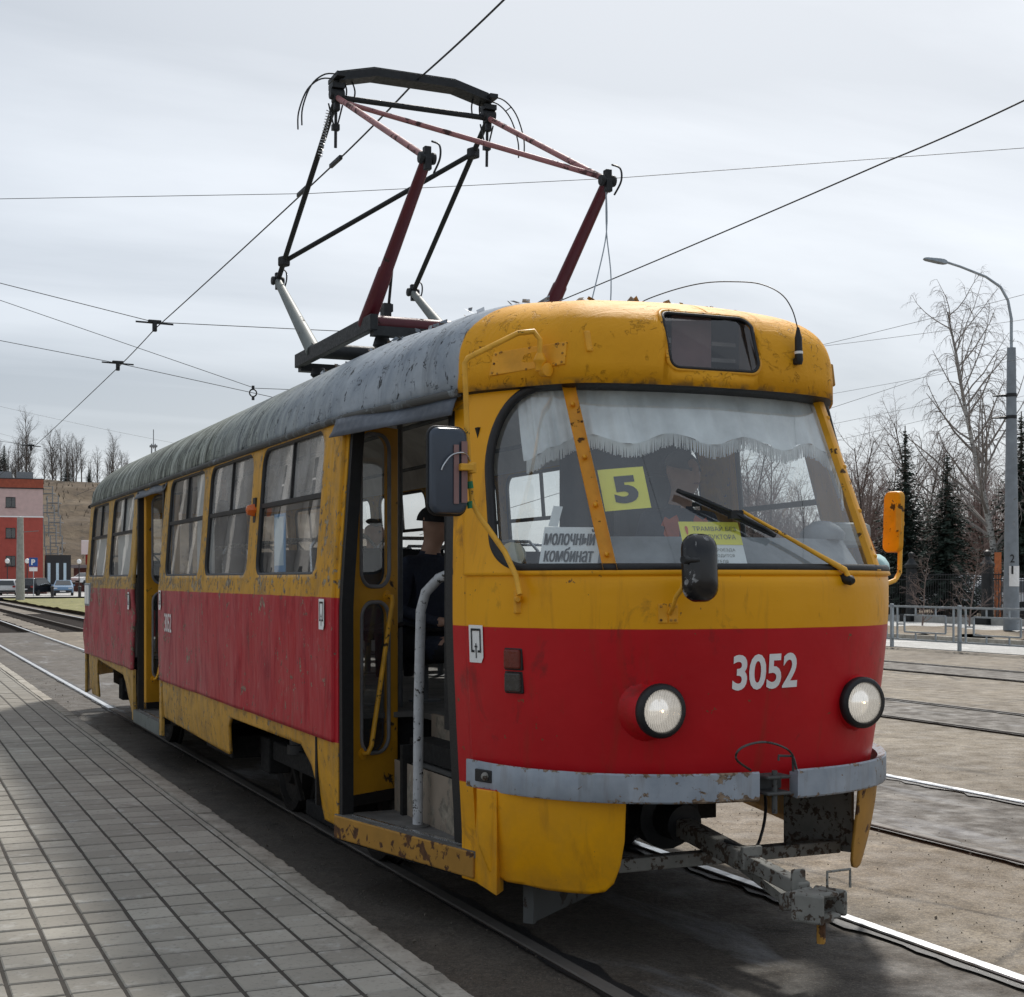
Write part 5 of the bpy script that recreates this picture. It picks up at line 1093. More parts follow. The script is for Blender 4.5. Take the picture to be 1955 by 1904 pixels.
def build_pantograph():
    h = empty('pantograph'); h.parent = tram; yT, yF, yR = 4.54, 2.715, 6.145
    zT, zK = 4.93, 4.0; D = lambda x, y, z: Vector((x, y, z))
    zB = 3.22; yb0, yb1 = 3.78, 4.98
    # base frame: two channels on insulators with cross shafts
    for sg in (-1, 1):
        mb = MB(); mb.beam((sg * .62, 3.55, zB), (sg * .62, 5.35, zB), .05, .10); mb.build('base_channel', 'black_iron', h, bevel=.006)
        for y in (3.7, 5.15): MB().lathe((sg * .52, y, 2.98), (0, 0, 1), [(0, .06), (.03, .06), (.05, .04), (.07, .06), (.10, .04), (.12, .06), (.17, .045)], 14).build('insulator', 'black_iron', h, smooth=40)
    for y, m in ((yb0, 'maroon'), (yb1, 'black_iron')): MB().tube([(-.62, y, zB + .03), (.62, y, zB + .03)], .055, 12).build('shaft', m, h, smooth=60)
    mb = MB(); mb.beam((-.62, 5.30, 3.17), (.62, 5.30, 3.17), .08, .06); mb.beam((-.62, 3.6, 3.17), (.62, 3.6, 3.17), .08, .06); mb.beam((-.2, 3.6, 3.16), (-.2, 5.3, 3.16), .06, .06); mb.build('base_cross_channel', 'black_iron', h)
    mb = MB(); mb.box((-.42, 3.92, 3.34), (.05, .08, .14)); mb.box((-.40, 4.0, 3.40), (.10, .05, .05)); mb.tube([(-.40, 3.95, 3.30), (-.43, 3.75, 3.66)], .010, 6); mb.build('raising_spring', 'black_iron', h)
    for sg in (-1, 1):
        f0, fk = D(sg * .60, yb0, zB + .02), D(sg * .58, yF, zK + .02); r0, rk = D(sg * .60, yb1, zB + .02), D(sg * .566, yR, zK - .03); tp = D(sg * .565, yT, zT)
        MB().tube([f0, f0.lerp(fk, .35), f0.lerp(fk, .36), fk], [.055, .048, .042, .032], 12).build('lower_arm', 'maroon', h, smooth=60)
        MB().tube([r0, rk], [.058, .030], 12).build('lower_arm', 'grey_tube', h, smooth=60)
        MB().tube([fk, tp], [.020, .020], 10).build('upper_arm', 'pink_tube', h, smooth=60)
        MB().tube([rk, tp], [.020, .020], 10).build('upper_arm', 'black_iron', h, smooth=60)
        for k, kk in enumerate((fk, rk)):
            kn = MB(); kn.lathe(kk + D(-.05, 0, 0), (1, 0, 0), [(0, .032), (.02, .036), (.03, .026), (.07, .026), (.08, .036), (.10, .032)], 14); kn.box(kk + D(0, 0, .03), (.04, .045, .07)); kn.box(kk + D(0, -.01, -.035), (.04, .04, .07)); kn.build('knee_joint', 'black_iron', h, bevel=.004)
            MB().tube(SP([kk + D(.03, .0, .10), kk + D(.05, -.07, .06), kk + D(.045, -.09, -.02), kk + D(.03, -.03, -.09)]), .006, 6).build('shunt_cable', 'black_iron', h, smooth=60)
        tj = MB(); tj.box(tp, (.06, .08, .07)); tj.box(tp + D(0, .0, -.06), (.04, .045, .07)); tj.lathe(tp + D(-.05, 0, .02), (1, 0, 0), [(0, .04), (.1, .04)], 12); tj.build('top_joint', 'black_iron', h, bevel=.008)
        mb = MB(); mb.tube([tp + D(sg * .0, .02, -.05), tp + D(0, .03, -.34)], .011, 6); mb.box(tp + D(0, .03, -.20), (.05, .04, .04)); mb.tube([tp + D(.05, .03, -.04), tp + D(.01, .03, -.2)], .006, 5); mb.tube([tp + D(-.05, .03, -.04), tp + D(-.01, .03, -.2)], .006, 5); mb.build('spring_rod', 'black_iron', h)
        mb = MB(); mb.tube([tp, tp + D(0, 0, .11)], .022, 8); mb.box(tp + D(0, 0, .07), (.09, .10, .035)); mb.box(tp + D(0, 0, .13), (.06, .22, .03)); mb.build('head_spring', 'black_iron', h)
        for o in (.03, -.03): MB().tube(SP([tp + D(o - sg * .08, .02, .14), tp + D(o - sg * .10, .0, .06), tp + D(o - sg * .09, 0, -.02)]), .006, 6).build('shunt_cable', 'black_iron', h, smooth=60)
    # side spring (coil)
    a, b = D(-.60, 4.62, 4.86), D(-.615, 4.78, 4.58); n = 16 * 9; pts = []
    ax = (b - a).normalized(); u = ax.orthogonal().normalized(); w = ax.cross(u)
    for i in range(n): t = i / (n - 1); an = t * 16 * 2 * math.pi; pts.append(a.lerp(b, t) + (u * math.cos(an) + w * math.sin(an)) * .016)
    MB().tube(pts, .0028, 4).build('coil_spring', 'steel_bright', h, smooth=90)
    MB().tube([D(-.56, yT, zT + .0), D(.565, yT, zT)], .020, 10).build('top_tube', 'black_iron', h, smooth=60)
    # braces
    rk0, tp1 = D(-.566, yR, zK - .03), D(.565, yT, zT); k = D(-.566, yR, zK - .03).lerp(D(-.565, yT, zT), .12); q = D(.566, yR, zK - .03).lerp(tp1, .82)
    MB().tube([k, q], .019, 10).build('brace', 'black_iron', h, smooth=60)
    for p in (k, q): mb = MB(); mb.box(p, (.07, .08, .08), rz=.4); mb.build('brace_joint', 'black_iron', h, bevel=.015)
    a = D(.58, yF, zK + .02).lerp(D(.565, yT, zT), .06); b = D(-.565, yT, zT - .01).lerp(D(-.58, yF, zK), .06); MB().tube([a, b], .017, 10).build('brace', 'pink_tube', h, smooth=60)
    # contact head: bent beam, carbon strip, horns
    X = [-.58, -.33, 0, .33, .58]; Zt = [0, .05, .045, .05, 0]
    def head(dz, w, hh, dy=0.0):
        mb = MB(); V = []; 
        for x, z in zip((-.56, -.30, .30, .56), (.13, .195, .195, .13)):
            c = D(x, yT + dy, zT + z + dz); V += [c + D(0, -w, -hh), c + D(0, w, -hh), c + D(0, w, hh), c + D(0, -w, hh)]
        F = [(i * 4 + j, i * 4 + (j + 1) % 4, i * 4 + 4 + (j + 1) % 4, i * 4 + 4 + j) for i in range(3) for j in range(4)] + [(3, 2, 1, 0), (12, 13, 14, 15)]
        mb.add(V, F); return mb
    head(0, .055, .028).build('contact_beam', 'black_iron', h, fix=True, bevel=.004); head(-.03, .075, .005).build('beam_flange', 'black_iron', h, fix=True); head(.036, .020, .010).build('carbon_strip', 'rubber', h, fix=True)
    for sg in (-1, 1):
        for dy in (-.05, .05):
            MB().tube(SP([D(sg * .54, yT + dy, zT + .14), D(sg * .66, yT + dy, zT + .13), D(sg * .76, yT + dy, zT + .04), D(sg * .82, yT + dy, zT - .12), D(sg * .825, yT + dy, zT - .24)]), .0055, 6).build('horn', 'black_iron', h, smooth=60)
        MB().tube([D(sg * .72, yT - .05, zT + .085), D(sg * .72, yT + .05, zT + .085)], .004, 5).build('horn_rung', 'black_iron', h)
    # lowering ropes
    for e in ((.50, 2.55, 3.03), (.31, 2.50, 3.05)):
        MB().tube(SP([D(.57, yF, zK - .02), D(.55, 2.67, 3.7), D((.57 + e[0]) / 2 + .02, 2.62, 3.4), D(*e)]), .004, 5).build('lowering_rope', 'galv', h, smooth=60)
build_pantograph()

# ------------------------------------------------------------------ people in the tram
SKEL = {'pelvis': (0, 0, .0, .15, .11), 'spine': (0, 0, .15, .145, .10), 'chest': (0, -.01, .35, .165, .115), 'neckb': (0, 0, .50, .075, .07), 'neck': (0, -.012, .56, .056, .056), 'jaw': (0, -.03, .62, .062, .070), 'head': (0, -.022, .70, .076, .092), 'crown': (0, -.010, .775, .060, .072), 'nose': (0, -.118, .672, .016, .016), 'earL': (.083, .0, .685, .012, .018), 'earR': (-.083, .0, .685, .012, .018)}
EDGE = [('pelvis', 'spine'), ('spine', 'chest'), ('chest', 'neckb'), ('neckb', 'neck'), ('neck', 'jaw'), ('jaw', 'head'), ('head', 'crown'), ('head', 'nose'), ('head', 'earL'), ('head', 'earR')]
def person(label, loc, rz, sit=True, cap=False, vest=False, turn=0.0, lean=0.0, bald=False, group=None):
    S = dict(SKEL); E = list(EDGE)
    for sg, n in ((1, 'L'), (-1, 'R')):
        S['sh' + n] = (sg * .175, 0, .445, .068, .068); S['el' + n] = (sg * .235, -.02 if sit else .02, .18, .046, .046)
        if sit: S['wr' + n] = (sg * .17, -.27, .12, .030, .030); S['pa' + n] = (sg * .155, -.34, .115, .036, .022)
        else: S['wr' + n] = (sg * .245, -.06, -.06, .030, .030); S['pa' + n] = (sg * .245, -.08, -.13, .024, .036)
        E += [('chest', 'sh' + n), ('sh' + n, 'el' + n), ('el' + n, 'wr' + n), ('wr' + n, 'pa' + n)]
        px_, py_, pz_ = S['pa' + n][:3]
        for k in range(5):
            L = (.05, .075, .082, .076, .06)[k]
            if sit: a = (px_ + sg * (-.030 + .0 if k == 0 else -.024 + .016 * (k - 1)), py_ - (.0 if k == 0 else .045), pz_ + .0); b = (a[0] + (-sg * .03 if k == 0 else 0), a[1] - L * .6, a[2] - .005); c = (b[0], b[1] - L * .3, b[2] - L * .35)
            else: a = (px_, py_ + (-.03 if k == 0 else -.024 + .016 * (k - 1)), pz_ - (.0 if k == 0 else .045)); b = (a[0], a[1] - (.02 if k == 0 else 0), a[2] - L * .6); c = (b[0] - sg * L * .3, b[1], b[2] - L * .35)
            S[f'f{k}a{n}'] = (*b, .0085, .0085); S[f'f{k}b{n}'] = (*c, .0075, .0075); S[f'f{k}r{n}'] = (*a, .0095, .0095)
            E += [('pa' + n, f'f{k}r{n}'), (f'f{k}r{n}', f'f{k}a{n}'), (f'f{k}a{n}', f'f{k}b{n}')]
        S['hip' + n] = (sg * .09, -.01, -.06, .10, .10)
        if sit: S['kn' + n] = (sg * .12, -.44, -.03, .068, .068); S['an' + n] = (sg * .12, -.42, -.42, .046, .046); S['toe' + n] = (sg * .13, -.58, -.46, .042, .034)
        else: S['kn' + n] = (sg * .10, -.02, -.46, .068, .068); S['an' + n] = (sg * .10, .02, -.87, .046, .046); S['toe' + n] = (sg * .11, -.14, -.92, .042, .034)
        E += [('pelvis', 'hip' + n), ('hip' + n, 'kn' + n), ('kn' + n, 'an' + n), ('an' + n, 'toe' + n)]
    N = list(S); me = bpy.data.meshes.new('person'); P = []
    for k in N:
        x, y, z = S[k][:3]
        if k in ('jaw', 'head', 'crown', 'nose', 'earL', 'earR'):
            c, s_ = math.cos(turn), math.sin(turn); x, y = x * c - y * s_, x * s_ + y * c
        if z > 0: y -= lean * z
        P.append((x, y, z))
    me.from_pydata(P, [(N.index(a), N.index(b)) for a, b in E], []); o = bpy.data.objects.new('person', me); C.objects.link(o)
    o.modifiers.new('skin', 'SKIN'); sv = me.skin_vertices[0].data
    for i, k in enumerate(N): sv[i].radius = S[k][3:]
    sv[0].use_root = True; ss = o.modifiers.new('sub', 'SUBSURF'); ss.levels = ss.render_levels = 2
    bpy.context.view_layer.update(); m2 = bpy.data.meshes.new_from_object(o.evaluated_get(bpy.context.evaluated_depsgraph_get())); bpy.data.objects.remove(o)
    for m in ('skin', 'coat', 'trousers', 'hi_vis'): m2.materials.append(MT[m])
    Q = np.array(P); PT = np.array([p.center[:] for p in m2.polygons]); nn = np.argmin(((PT[:, None] - Q[None]) ** 2).sum(-1), 1); mi = []
    for i, c in zip(nn, PT):
        k = N[i]
        if k in ('neck', 'jaw', 'head', 'crown', 'nose', 'earL', 'earR') or k[0] == 'f' or k[:2] == 'pa': q = 0
        elif k[:2] in ('hi', 'kn', 'an', 'to'): q = 2
        else: q = 3 if (vest and c[1] < .02 and .04 < abs(c[0]) < .12 and .02 < c[2] < .46) or (vest and k in ('spine', 'chest') and .08 < c[2] < .13) else 1
        mi.append(q)
    m2.polygons.foreach_set('material_index', mi); m2.polygons.foreach_set('use_smooth', [True] * len(mi))
    b = bpy.data.objects.new('person', m2); C.objects.link(b); b.location = loc; b.rotation_euler = (0, 0, rz); tag(b, label, 'person', group)
    hc = Vector(P[N.index('head')]); V = []; F = []
    def shell_cap(sc, zc, tilt, mat, nm):
        X, Z = np.meshgrid(np.linspace(0, 2 * math.pi, 25), np.linspace(0, 1, 7), indexing='ij'); ph = Z * (math.pi / 2 - zc) + zc
        Pn = S3(np.cos(X) * np.cos(ph) * .088 * sc, np.sin(X) * np.cos(ph) * .104 * sc + tilt * np.sin(ph) * 0 + .012, np.sin(ph) * .10 * sc + tilt * (np.sin(X) * np.cos(ph)) * .05)
        mb = MB(); mb.grid(Pn + np.array(hc)); return mb.build(nm, mat, b, smooth=180)
    if cap:
        shell_cap(1.06, .12, .2, 'trousers', 'cap')
        c, s_ = math.cos(turn), math.sin(turn); mb = MB(); R_ = [(x * c - y * s_, x * s_ + y * c) for x, y in ((-.07, -.08), (-.05, -.16), (0, -.18), (.05, -.16), (.07, -.08))]
        mb.prism([(x + hc.x, y + hc.y + .01, hc.z + .03) for x, y in R_], (0, 0, 0), (0, 0, .008)); mb.build('cap_peak', 'trousers', b)
    elif not bald: shell_cap(1.03, .25, .55, 'hair', 'hair')
    else: shell_cap(1.01, .75, .8, 'hair', 'hair')
    for sg in (-1, 1):
        c, s_ = math.cos(turn), math.sin(turn); x, y = sg * .030, -.083; MB().lathe(hc + Vector((x * c - y * s_, x * s_ + y * c, .0)), (-s_ * -1, -c, 0), [(-.008, .001), (-.004, .009), (.004, .009), (.008, .001)], 10).build('eye', 'ink', b, smooth=90)
    c, s_ = math.cos(turn), math.sin(turn); mb = MB(); mb.box(hc + Vector((.096 * s_, -.096 * c, -.068)), (.04, .006, .006), rz=turn); mb.build('mouth', 'dull_red_lens', b)
    return b
W = lambda x, y, z: (SC + x, T0 + y, z)
person('driver in dark jacket with orange safety stripes behind the windscreen', W(.25, 1.33, 1.46), .0, True, False, True, .25, .06)
person('seated passenger in black cap and dark coat inside the front doorway', W(-.43, 3.12, 1.25), .35, True, True, False, .55, .05)
person('grey-haired seated passenger seen through the glass of the front door leaf', W(.05, 5.75, 1.28), .2, True, False, False, .25, .12, True)
person('dark figure standing in the middle doorway', W(-.55, 8.05, 1.80), .6, False, False, False, .2)

# ------------------------------------------------------------------ papers behind the windscreen
def paper(name, label, u, z, w, h, mat, inset, roll=0.0):
    o_, x, y, n = frame_at(np.float64(u), np.float64(z), inset); c, s_ = math.cos(roll), math.sin(roll); x, y = x * c + y * s_, y * c - x * s_
    root = thing(name, label, 'paper sign', (SC, T0, 0)); f = lambda a, b, k=0.0: tuple(o_ + x * a + y * b + n * k + n * (-.0015 * (a / .15) ** 2))
    mb = MB(); A, B_ = np.meshgrid(np.linspace(-w / 2, w / 2, 9), np.linspace(-h / 2, h / 2, 5), indexing='ij'); mb.grid(np.array([[f(a, b) for a, b in zip(ra, rb)] for ra, rb in zip(A, B_)])); mb.build('sheet', mat, root, smooth=180)
    return root, f
r5, f = paper('route_number_sign', 'yellow paper with black number 5 behind the windscreen', -2.22, 2.002, .20, .205, 'yellow_paper', .030, .10)
lettering('5', .105, .135, lambda a, b: f(a + .005, b - .005, .0025), 'ink', 'number', r5, .05)
rd, f = paper('destination_sign', 'white paper lettered in black at the lower door-side corner of the windscreen', -4.0, 1.755, .26, .175, 'white_paper', .035, -.02)
for word, ww, hh, dx, dz in (('молочный', .222, .075, -.008, .040), ('комбинат', .214, .068, -.002, -.040)):
    V, F = text_verts(word); mb = MB()
    for k, sh in enumerate((-.0022, 0, .0022)): mb.add([f(a * ww + dx + sh, b * hh + dz, .0025 + .0006 * k) for a, b in V], F)
    mb.build('lettering', 'ink', rd)
rn, f = paper('notice_sign', 'yellow and white notice at the bottom middle of the windscreen', -.70, 1.765, .275, .215, 'white_paper', .03, .0)
mb = MB(); mb.add([f(a, b, .002) for a, b in ((-.1375, -.005), (-.07, -.005), (0, -.005), (.07, -.005), (.1375, -.005), (.1375, .1075), (.07, .1075), (0, .1075), (-.07, .1075), (-.1375, .1075))], [(0, 1, 8, 9), (1, 2, 7, 8), (2, 3, 6, 7), (3, 4, 5, 6)]); mb.build('yellow_band', 'yellow_paper', rn)
plain('notice_ink', (.16, .15, .12), .7, 0, .1, 9, 0)
lettering('ТРАМВАЙ БЕЗ', .20, .028, lambda a, b: f(a + .02, b + .075, .0045), 'notice_ink', 'lettering', rn, .01); lettering('КОНДУКТОРА', .19, .028, lambda a, b: f(a + .015, b + .030, .0045), 'notice_ink', 'lettering', rn, .01)
lettering('!', .014, .06, lambda a, b: f(a - .108, b + .055, .0045), 'hi_vis', 'lettering', rn, .02)
for t, zz, ww, xx in (('ПРОЕЗДА', -.032, .10, .045), ('ВОДИТСЯ', -.060, .09, .04), ('ТЕЛЯ', -.088, .05, .025)): lettering(t, ww, .017, (lambda xx, zz: lambda a, b: f(a + xx, b + zz, .003))(xx, zz), 'notice_ink', 'lettering', rn, .005)
rt, f = paper('blank_paper', 'small blank white slip standing above the lettered white paper', -4.35, 1.885, .045, .095, 'white_paper', .05, -.1)

# ------------------------------------------------------------------ right background: railing, lamp post, iron fence, trees
def build_railing():
    X = 22.2; r0 = None; n = 0
    for i, lb in enumerate(('railing panel at the right edge, in front of the lamp post', 'railing panel between the two posts nearest the tram', 'railing panel whose far end disappears behind the tram')):
        y = 23.2 + i * 2.36
        if r0 is None:
            r = thing('railing_panel', '', 'railing', (X, y, -.014)); r0 = r
            mb = MB(); mb.box((0, 0, .52), (.07, .07, 1.04)); mb.build('post', 'galv', r, bevel=.006)
            mb = MB(); mb.box((0, 1.18, .98), (.045, 2.28, .045)); mb.build('top_rail', 'galv', r)
            mb = MB(); mb.box((0, 1.18, .20), (.04, 2.28, .04)); mb.build('bottom_rail', 'galv', r)
            for yy in (.20, 2.16): mb = MB(); mb.box((0, yy, .59), (.035, .035, .74)); mb.build('upright', 'galv', r)
            for yy in (.80, 1.50):
                for z in (.87, .29): mb = MB(); mb.box((0, yy, z), (.03, .03, .17)); mb.build('stub', 'galv', r)
            mb = MB(); mb.box((0, 1.18, .78), (.034, 1.44, .034)); mb.box((0, 1.18, .38), (.034, 1.44, .034)); mb.box((0, .46, .58), (.034, .034, .366)); mb.box((0, 1.90, .58), (.034, .034, .366)); mb.box((0, .33, .56), (.03, .226, .03)); mb.box((0, 2.03, .56), (.03, .226, .03)); mb.build('inner_frame', 'galv', r, fix=True)
        else: r = copy_tree(r0); r.location = (X, y, -.014)
        r['group'] = 'panels of the grey railing along the road'; r['label'] = 'grey galvanised ' + lb
build_railing()
def build_lamp():
    t = thing('street_lamp', 'tall grey tapered lamp post with curved arm and number on its base', 'street lamp', (30.6, 33.0, .1))
    chipped('post_paint', (.23, .26, .29), (.36, .37, .38), .66, 7, .6)
    MB().lathe((0, 0, 0), (0, 0, 1), [(0, .235), (.02, .235), (8.35, .125), (8.36, .07)], 24).build('post', 'post_paint', t, smooth=40)
    mb = MB(); rr = random.Random(4); pts = []
    for j in range(20): a = -2.6 + j * .085; pts.append(a)
    V = [Vector((math.cos(a) * .226, math.sin(a) * .226, z)) for z in (1.3, 1.6, 1.9) for a in pts]; V = [v * 1.0 if 0 < k % 20 < 19 else v for k, v in enumerate(V)]
    F = [(i * 20 + j, i * 20 + j + 1, i * 20 + 21 + j, i * 20 + 20 + j) for i in range(2) for j in range(19)]; mb.add(V, F); mb.build('white_patch', 'white_paint', t)
    rt = Vector((math.cos(YAW), -math.sin(YAW), 0)); fw = Vector((-math.sin(YAW), -math.cos(YAW), 0))
    for ch, z in (('2', 2.12), ('1', 1.78)): lettering(ch, .13 if ch == '2' else .06, .24, lambda a, b, z=z: tuple(rt * (a - .05) + fw * .232 + Vector((0, 0, z + b))), 'ink', 'number', t, .01)
    d = Vector((-.914, .405, 0))
    pts = [Vector((0, 0, 8.3)), Vector((0, 0, 9.2)), d * .10 + Vector((0, 0, 9.75)), d * .32 + Vector((0, 0, 10.15)), d * .75 + Vector((0, 0, 10.45)), d * 1.5 + Vector((0, 0, 10.75)), d * 1.9 + Vector((0, 0, 10.88))]
    MB().tube(pts, [.045, .045, .04, .04, .038, .036, .036], 10).build('arm', 'galv', t, smooth=60)
    mb = MB(); e = pts[-1]; sd = d.cross(Vector((0, 0, 1))).normalized(); u = Vector((0, 0, 1)); D2 = (d + u * .16).normalized()
    prof = [(0, .05, .05), (.10, .10, .07), (.25, .15, .06), (.62, .14, .035), (.70, .09, .02)]; V = []
    for a, w, h_ in prof: c_ = e + D2 * a; V += [c_ - sd * w - u * h_, c_ + sd * w - u * h_, c_ + sd * w * .8 + u * h_, c_ - sd * w * .8 + u * h_]
    F = [(i * 4 + j, i * 4 + (j + 1) % 4, i * 4 + 4 + (j + 1) % 4, i * 4 + 4 + j) for i in range(4) for j in range(4)] + [(3, 2, 1, 0), (16, 17, 18, 19)]; mb.add(V, F); mb.build('lamp_head', 'galv', t, bevel=.01, fix=True)
    for z in (6.9, 6.25): MB().lathe((0, 0, z), (0, 0, 1), [(0, .16), (.10, .16)], 20).build('wire_clamp', 'black_iron', t, smooth=40); MB().tube([(0, 0, z + .05), d * .55 + Vector((0, 0, z + .02))], [.05, .02], 8).build('insulator', 'black_iron', t)
build_lamp()
def build_fence():
    X = 35.0
    p0 = thing('fence_pillar', '', 'fence pillar', (X, 0, .05))
    MB().lathe((0, 0, 0), (0, 0, 1), [(0, .27), (.25, .27), (.28, .21), (1.95, .195), (1.98, .24), (2.03, .25), (2.10, .25), (2.16, .18), (2.26, .12), (2.34, .08), (2.38, .10), (2.46, .13), (2.52, .12), (2.56, .05), (2.58, .001)], 18).build('shaft', 'black_iron', p0, smooth=40)
    mb = MB(); mb.box((0, 0, .12), (.62, .62, .25)); mb.build('plinth', 'black_iron', p0, bevel=.03)
    f0 = thing('iron_fence_panel', '', 'fence', (X, 0, .05))
    for z in (.25, 1.55, 1.72): mb = MB(); mb.box((0, 2.0, z), (.03, 3.5, .035)); mb.build('rail', 'black_iron', f0)
    bar = MB(); bar.box((0, 0, .92), (.016, .016, 1.5)); bar.lathe((0, 0, 1.66), (0, 0, 1), [(0, .018), (.05, .022), (.14, .001)], 4); bm_ = None
    for k in range(27):
        if bm_ is None: o = bar.build('bar', 'black_iron', f0); bm_ = o.data
        else: o = bpy.data.objects.new('bar', bm_); C.objects.link(o); o.parent = f0
        o.location = (0, .28 + k * .132, 0)
    first = True
    for i in range(4):
        y = 34.9 + i * 4.0
        o, f = (p0, f0) if first else (copy_tree(p0), copy_tree(f0)); first = False
        o.location = (X, y, .05); f.location = (X, y, .05)
        o['label'] = 'black iron fence pillar with finial, ' + ('beyond the lamp post', 'just left of the lamp post', 'right behind the yellow side mirror', 'hidden at the edge of the tram')[i]; o['group'] = 'pillars of the black iron fence'; f['label'] = 'black iron bar fence panel ' + ('behind the lamp post', 'between the two pillars in view', 'left of the pillar by the side mirror', 'hidden behind the tram')[i]; f['group'] = 'panels of the black iron fence'
        slab('fence_footing', X - .16, X + .16, y + .35, y + 3.65, -.1, .26, 'concrete')
build_fence()

def limb(mb, p, d, L, r, lev, rr, droop, spec):
    n = 4 if lev < 2 else 3; pts = [p]; q = p.copy(); dd = d.copy(); seg = (7, 5, 4, 3)[lev]
    for i in range(seg):
        dd = (dd + Vector((rr.uniform(-1, 1), rr.uniform(-1, 1), rr.uniform(-.6, .8))) * (.05, .16, .22, .25)[lev] + Vector((0, 0, -droop * (lev >= 2) * (i + 1) * .16)) + Vector((0, 0, .05 * (lev == 1)))).normalized(); q = q + dd * (L / seg); pts.append(q.copy())
    rad = [r * (1 - .82 * i / seg) + .0015 for i in range(seg + 1)]; mb[0 if lev == 0 else 1].tube(pts, rad, (8, 5, 3, 3)[lev], False)
    if lev == 3: return
    k = spec[lev]
    for i in range(k):
        t = (spec[3] if lev == 0 else .22) + (1 - (spec[3] if lev == 0 else .22)) * (i + rr.random()) / k; f = t * seg; j = min(int(f), seg - 1); b = pts[j].lerp(pts[j + 1], f - j); ax = (pts[j + 1] - pts[j]).normalized()
        a = rr.uniform(0, 2 * math.pi); sd = ax.orthogonal(); sd.rotate(Matrix.Rotation(a, 3, ax)); ang = spec[4][lev] * rr.uniform(.75, 1.2); nd = (ax * math.cos(ang) + sd.normalized() * math.sin(ang)).normalized()
        LL = L * (.50, .50, .50)[lev] * (1 - .62 * t if lev == 0 else 1 - .5 * t) * rr.uniform(.7, 1.15); limb(mb, b, nd, LL, max(.0025, rad[j] * .52), lev + 1, rr, droop, spec)
def bare_tree(seed, H, r, lean=(0, 0), droop=.5, spec=(24, 8, 6, .25, (.85, .8, .7)), mats=('bark', 'twig'), loc=(0, 0, 0)):
    rr = random.Random(seed); mb = [MB(), MB()]; limb(mb, Vector((0, 0, -.2)), Vector((lean[0], lean[1], 1)).normalized(), H, r, 0, rr, droop, spec)
    t = empty('bare_tree', loc); mb[0].build('trunk', mats[0], t, smooth=60); mb[1].build('crown', mats[1], t); return t
def mat_birch():
    g = G('birch_bark'); o = g.obj(); x, y, z = g.sep(); b = g.mr(g.noise(3, 5, .65, g.scaled(o, (2, 2, 5.0))), .54, .60); f = g.mr(z, 8.0, 13.0)
    g.set(Base_Color=g.mix(f, g.mix(b, (.50, .49, .46), (.05, .045, .04)), (.14, .12, .11)), Roughness=.8); MT['birch'] = g.m
mat_birch()
def put(o, label, loc, rz, sc, group=None):
    o.location = loc; o.rotation_euler = (0, 0, rz); o.scale = (sc,) * 3; tag(o, label, 'tree', group)
    return o
def spruce(seed, H, w):
    rr = random.Random(seed); t = empty('spruce_tree'); MB().tube([(0, 0, -.2), (0, 0, H)], [.16, .02], 7, False).build('trunk', 'bark', t); mb = MB(); z = .5
    while z < H - .2:
        k = 1 - z / H; R_ = w * k ** .85 * rr.uniform(.85, 1.12)
        for i in range(int(8 + 9 * k)):
            a = rr.uniform(0, 6.283); L = R_ * rr.uniform(.45, 1.2); dx, dy = math.cos(a), math.sin(a); ns = max(4, int(L / .11))
            for j in range(ns):
                q = (j + .6) / ns * L; zz = z + .06 * q - .20 * q * q / max(w, .5) + rr.uniform(-.10, .08); c = Vector((dx * q, dy * q, zz)); s_ = (.32 * (1 - .5 * q / max(L, .1))) * rr.uniform(.5, 1.15) * (.28 + .72 * min(1, k * 1.8))
                for sg in (-1, 1):
                    e = c + Vector((dx * .6 - sg * dy * .8, dy * .6 + sg * dx * .8, rr.uniform(-.5, -.05))) * s_; v = Vector((-dy, dx, rr.uniform(-.6, .6))) * (.03 + .05 * min(1, k * 2))
                    mb.add([c - v, c + v, e], [(0, 1, 2)])
        z += .11 + .09 * k
    mb.build('crown', 'spruce', t); return t
